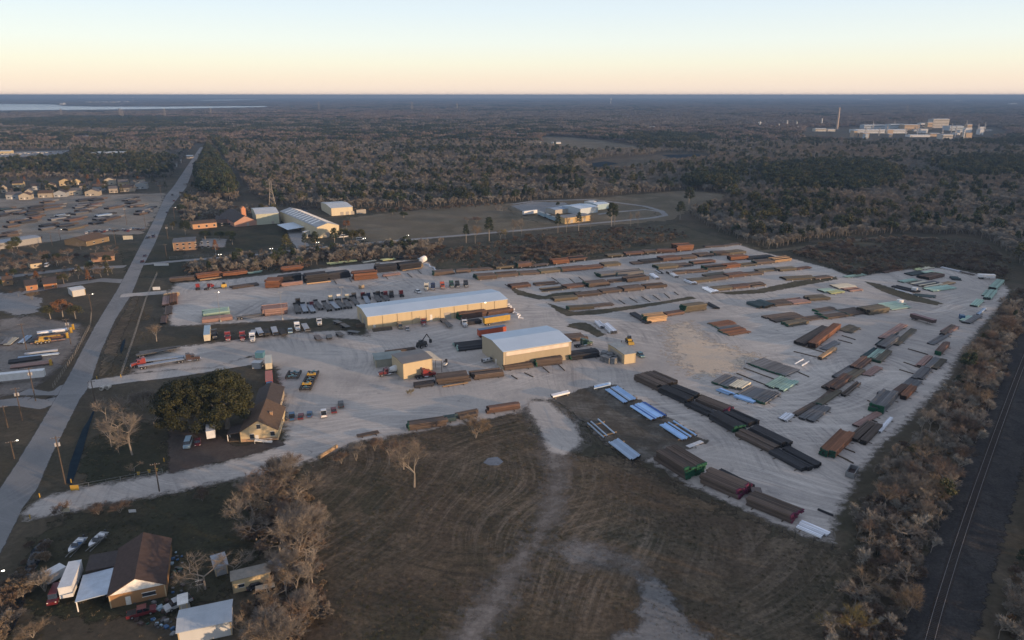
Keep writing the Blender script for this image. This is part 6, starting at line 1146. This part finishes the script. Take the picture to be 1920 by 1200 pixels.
clear_px = [[(296,380),(322,336),(348,292),(364,270),(394,270),(384,300),(368,332),(358,352),(335,400)], [(-400,304),(-400,283),(160,280),(255,284),(120,300)], road_px, [(386,274),(402,275),(432,310),(472,362),(505,384),(450,394),(446,366),(405,300)],
 [(640,432),(655,396),(800,389),(960,379),(1100,370),(1290,356),(1372,365),(1356,384),(1300,398),(1262,412)], [(1005,256),(1060,256),(1120,261),(1198,273),(1202,282),(1120,284),(1060,281),(1012,270)],
 [(1085,306),(1130,296),(1220,291),(1240,286),(1320,288),(1338,298),(1250,305),(1190,320),(1115,320)], [(815,305),(900,298),(1000,295),(1092,299),(1000,303),(900,304)],
 [(1500,263),(1500,240),(1600,238),(1860,238),(1905,250),(1860,266),(1740,270)], [(-400,216),(0,213),(230,211),(430,206),(510,203),(510,198.6),(300,199),(170,198.6),(100,194.5),(-400,194.5)], [(360,189.8),(420,190),(470,188.6),(492,186.4),(440,186),(382,187)],
 [(1395,476),(1470,463),(1560,446),(1690,438),(1850,450),(1900,480),(1880,520),(1600,520)], [(130,262),(200,262),(200,256),(130,256)], [(1205,242),(1260,242),(1255,238),(1210,238)]]
bx_ = np.array([-500,0,330,372,376,500,515,660,800,960,1100,1290,1292,1330,1400,1440,1500,1560,1690,1830,1930,2000,2150,2600]); by_ = np.array([336,334,334,330,374,381,384,391,388,379,370,356,402,428,456,467,463,446,438,442,505,560,640,900])
def vn(x, y, s, seed=0): return (np.sin(x/s*1.3+seed)+np.sin(y/s*1.7+seed*2.1)+np.sin((x+y)/s*.9+seed*.7)+np.sin((x-1.6*y)/s*.6+seed*1.3))/4
def grid(dmin, dmax, s, rings=None):
    ys = np.arange(dmin, dmax, s); P = []
    X, Y = np.meshgrid(np.arange(-dmax*.95, dmax*1.05, s), ys); X = X.ravel(); Y = Y.ravel()
    X = X+rs.uniform(-.48,.48,X.size)*s; Y = Y+rs.uniform(-.48,.48,Y.size)*s; return X, Y
def woods(X, Y, jx=(-160, 2130), zoneok=True):
    px, py = proj(X, Y); ok = (px > jx[0]) & (px < jx[1]) & (py < np.interp(px, bx_, by_)) & (Y > 60); X, Y, px, py = X[ok], Y[ok], px[ok], py[ok]
    for pl in clear_px:
        m = sdf(px, py, pl) <= 0; X, Y, px, py = X[m], Y[m], px[m], py[m]
    return X, Y, px, py
def greenp(X, Y, px, py):
    g = .05+np.where((px < 1290) & (py > 290), .04, .12)*(vn(X, Y, 90, 3) > .42)+.3*(vn(X, Y, 300, 8) > .5)*(py < 290)
    for cx, cy, rx, ry, v in [(1560,335,140,28,.75),(1860,318,100,20,.75),(1330,350,45,18,.5),(1250,262,100,8,.6),(400,330,38,45,.95),(240,232,260,12,.8),(800,250,260,14,.3),(560,232,200,12,.4),(180,318,150,14,.35),(1050,330,40,8,.5),(1480,395,80,25,.15)]:
        g = np.where(((px-cx)/rx)**2+((py-cy)/ry)**2 < 1+.35*vn(X, Y, 40, 1), v, g)
    return g
S1 = []
for dmin, dmax, s in ((330, 620, 4.3), (620, 1000, 5.0), (1000, 1700, 6.6)):
    X, Y = grid(dmin, dmax, s); px, py = proj(X, Y); S1.append(woods(X, Y, (-160, 2130)))
X, Y, px, py = [np.concatenate(a) for a in zip(*S1)]; n = X.size
keep = (rs.rand(n) < .93) & ~((vn(X, Y, 22, 5) > .62) & (rs.rand(n) < .6)); X, Y, px, py = X[keep], Y[keep], px[keep], py[keep]; n = X.size
gr = rs.rand(n) < greenp(X, Y, px, py); sel = vn(X, Y, 70, 2)
idx = np.where(gr, rs.choice([6,7,7,8], n), np.where(sel > .15, rs.choice([2,3,5,2], n), rs.choice([0,1,4,0,2], n)))
gr2 = (px > 360) & (px < 442) & (py < 385)
hs_ = np.where(gr & gr2, rs.uniform(1.2,1.6,n), np.where(gr, rs.uniform(.75,1.2,n), rs.uniform(.6,.95,n)))*np.where(px < 330, .8, 1)
for Xm, Ym, hm_, gm in MASS:
    k_ = Xm.size; X = np.concatenate([X, Xm]); Y = np.concatenate([Y, Ym]); hs_ = np.concatenate([hs_, hm_]); idx = np.concatenate([idx, np.where(gm, rs.choice([6,7,8], k_), rs.choice([0,1,2,3,4], k_))])
n = X.size
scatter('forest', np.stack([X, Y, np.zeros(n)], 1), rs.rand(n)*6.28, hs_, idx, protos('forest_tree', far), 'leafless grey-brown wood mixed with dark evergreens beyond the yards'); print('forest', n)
S2 = []
d = 1700.0
while d < 13000:
    d2 = d*1.22; X, Y = grid(d, d2, d/62); S2.append(woods(X, Y, (-120, 2060))); d = d2
S2s = [np.full(a[0].size, 1700*1.22**i/62/27.) for i, a in enumerate(S2)]
X, Y, px, py = [np.concatenate(a) for a in zip(*S2)]; sc2 = np.concatenate(S2s); n = X.size
gr = rs.rand(n) < greenp(X, Y, px, py)*1.3+.25*(vn(X,Y,900,2)>.1); idx = np.where(gr, rs.choice([3,4,5], n), np.where(vn(X, Y, 500, 4) > .1, 1, rs.choice([0,2], n)))
o_ = scatter('distant_forest', np.stack([X, Y, np.full(n, -1.5)], 1), rs.rand(n)*6.28, sc2*rs.uniform(.85,1.15,n), idx, protos('forest_clump', clump), 'distant wood fading blue toward the horizon', zs=rs.uniform(.75,1.25,n)); print('distant', n)
# scrub: thickets and weeds
bl = [fill([(1480,475),(1560,455),(1690,446),(1830,456),(1895,490),(1890,530),(1790,500),(1660,510),(1600,518),(1540,494)], 3.2), fill([(905,505),(820,500),(800,478),(960,448),(1150,430),(1250,428),(1300,445),(1110,478),(1000,498)], 4.6), fill([(945,482),(1110,473),(1115,456),(950,464)], 2.4),
 fill([(1600,985),(1632,900),(1690,840),(1740,790),(1790,720),(1850,625),(1885,565),(1915,540),(1935,560),(1900,660),(1850,780),(1800,890),(1750,1010),(1710,1120),(1690,1260),(1520,1290),(1560,1180),(1610,1080)], 3.0), fill([(1840,1290),(1880,1130),(1930,960),(1975,820),(2000,640),(2200,640),(2300,1290)], 3.2),
 fill([(345,498),(480,485),(590,470),(760,456),(838,462),(805,484),(700,489),(560,504),(430,516),(345,520)], 3.4), fill([(455,905),(560,880),(600,960),(612,1060),(610,1240),(450,1240),(440,1150),(520,1110),(500,1060),(440,1000)], 2.8), fill([(335,400),(375,372),(450,392),(520,398),(480,412),(400,412),(350,425)], 6), fill([(175,520),(130,515),(0,530),(0,480),(150,475),(200,490)], 9), fill([(20,1195),(70,1100),(100,1020),(60,1010),(10,1100),(-20,1220)], 2.5), fill([(510,385),(660,394),(800,391),(960,382),(960,384),(800,395),(700,399),(560,392)], 4.5)]
X = np.concatenate([a[0] for a in bl]); Y = np.concatenate([a[1] for a in bl]); n = X.size; m = vn(X, Y, 9, 4) > -.45; X, Y = X[m], Y[m]; n = X.size
scatter('scrub', np.stack([X, Y, np.zeros(n)], 1), rs.rand(n)*6.28, rs.uniform(.45,1.5,n)*np.where(vn(X,Y,14,6) > 0, 1.15, .8), rs.choice([0,0,1,2,2], n), protos('scrub_bush', shrub), 'brown leafless scrub filling verges and meadows'); print('scrub', n)
bl = [fill([(600,870),(700,820),(960,778),(1000,790),(1030,850),(1180,870),(1480,1015),(1600,1045),(1640,1215),(1400,1215),(600,1215),(560,1000)], 1.25), fill([(60,1010),(330,925),(600,880),(560,1215),(0,1215),(20,1100)], 1.3), fill([(165,830),(240,740),(320,800),(310,885),(150,912)], 1.3), fill([(250,560),(300,610),(250,700),(185,706),(200,640)], 1.3), fill([(1600,1000),(1650,890),(1800,720),(1870,590),(1890,640),(1750,1000),(1700,1215),(1600,1215)], 1.5), fill([(1040,765),(1170,730),(1320,830),(1225,862),(1150,845)], 2.0), fill([(270,655),(500,612),(690,592),(690,602),(450,634)], 1.5)]
X = np.concatenate([a[0] for a in bl]); Y = np.concatenate([a[1] for a in bl]); m = (vn(X, Y, 7, 1)+vn(X, Y, 2.5, 2)*.6+rs.uniform(-.5,.5,X.size)) > .05; X, Y = X[m], Y[m]; px, py = proj(X, Y)
for pl in ([(985,775),(1030,752),(1090,835),(1055,960),(950,1130),(880,1260),(800,1260),(850,1190),(1000,1010),(1035,890)], road_px, [(58,975),(40,962),(75,937),(312,888),(470,860),(590,850),(620,850),(560,880),(300,930)], [(315,805),(420,800),(540,810),(530,860),(310,890)]):
    mm = sdf(px, py, pl) <= 0; X, Y, px, py = X[mm], Y[mm], px[mm], py[mm]
n = X.size; o_ = scatter('grass', np.stack([X, Y, np.full(n, .03)], 1), rs.rand(n)*6.28, rs.uniform(.35,1.0,n), rs.choice([0,1,2,2], n), protos('grass_tuft', tuft), 'rough dry grass tufts over the field and verges'); print('grass', n)
# ---------------------------------------------------------------- air
hb_ = MB(); hb_.box(-24000, 24000, -260, 26500, -2, 112); hz = hb_.build('haze', None) if 0 else None
me = bpy.data.meshes.new('haze'); me.from_pydata(hb_.v, [], hb_.f); hz = bpy.data.objects.new('haze', me); C.objects.link(hz); hz['kind'] = 'stuff'; hz.display_type = 'WIRE'
hm = bpy.data.materials.new('m_haze'); hm.use_nodes = True; t = hm.node_tree; t.nodes.clear(); oo = t.nodes.new('ShaderNodeOutputMaterial'); pv = t.nodes.new('ShaderNodeVolumePrincipled')
pv.inputs['Color'].default_value = (.20,.33,.56,1); pv.inputs['Density'].default_value = 1.25e-4; pv.inputs['Anisotropy'].default_value = 0
t.links.new(pv.outputs[0], oo.inputs['Volume']); me.materials.append(hm)
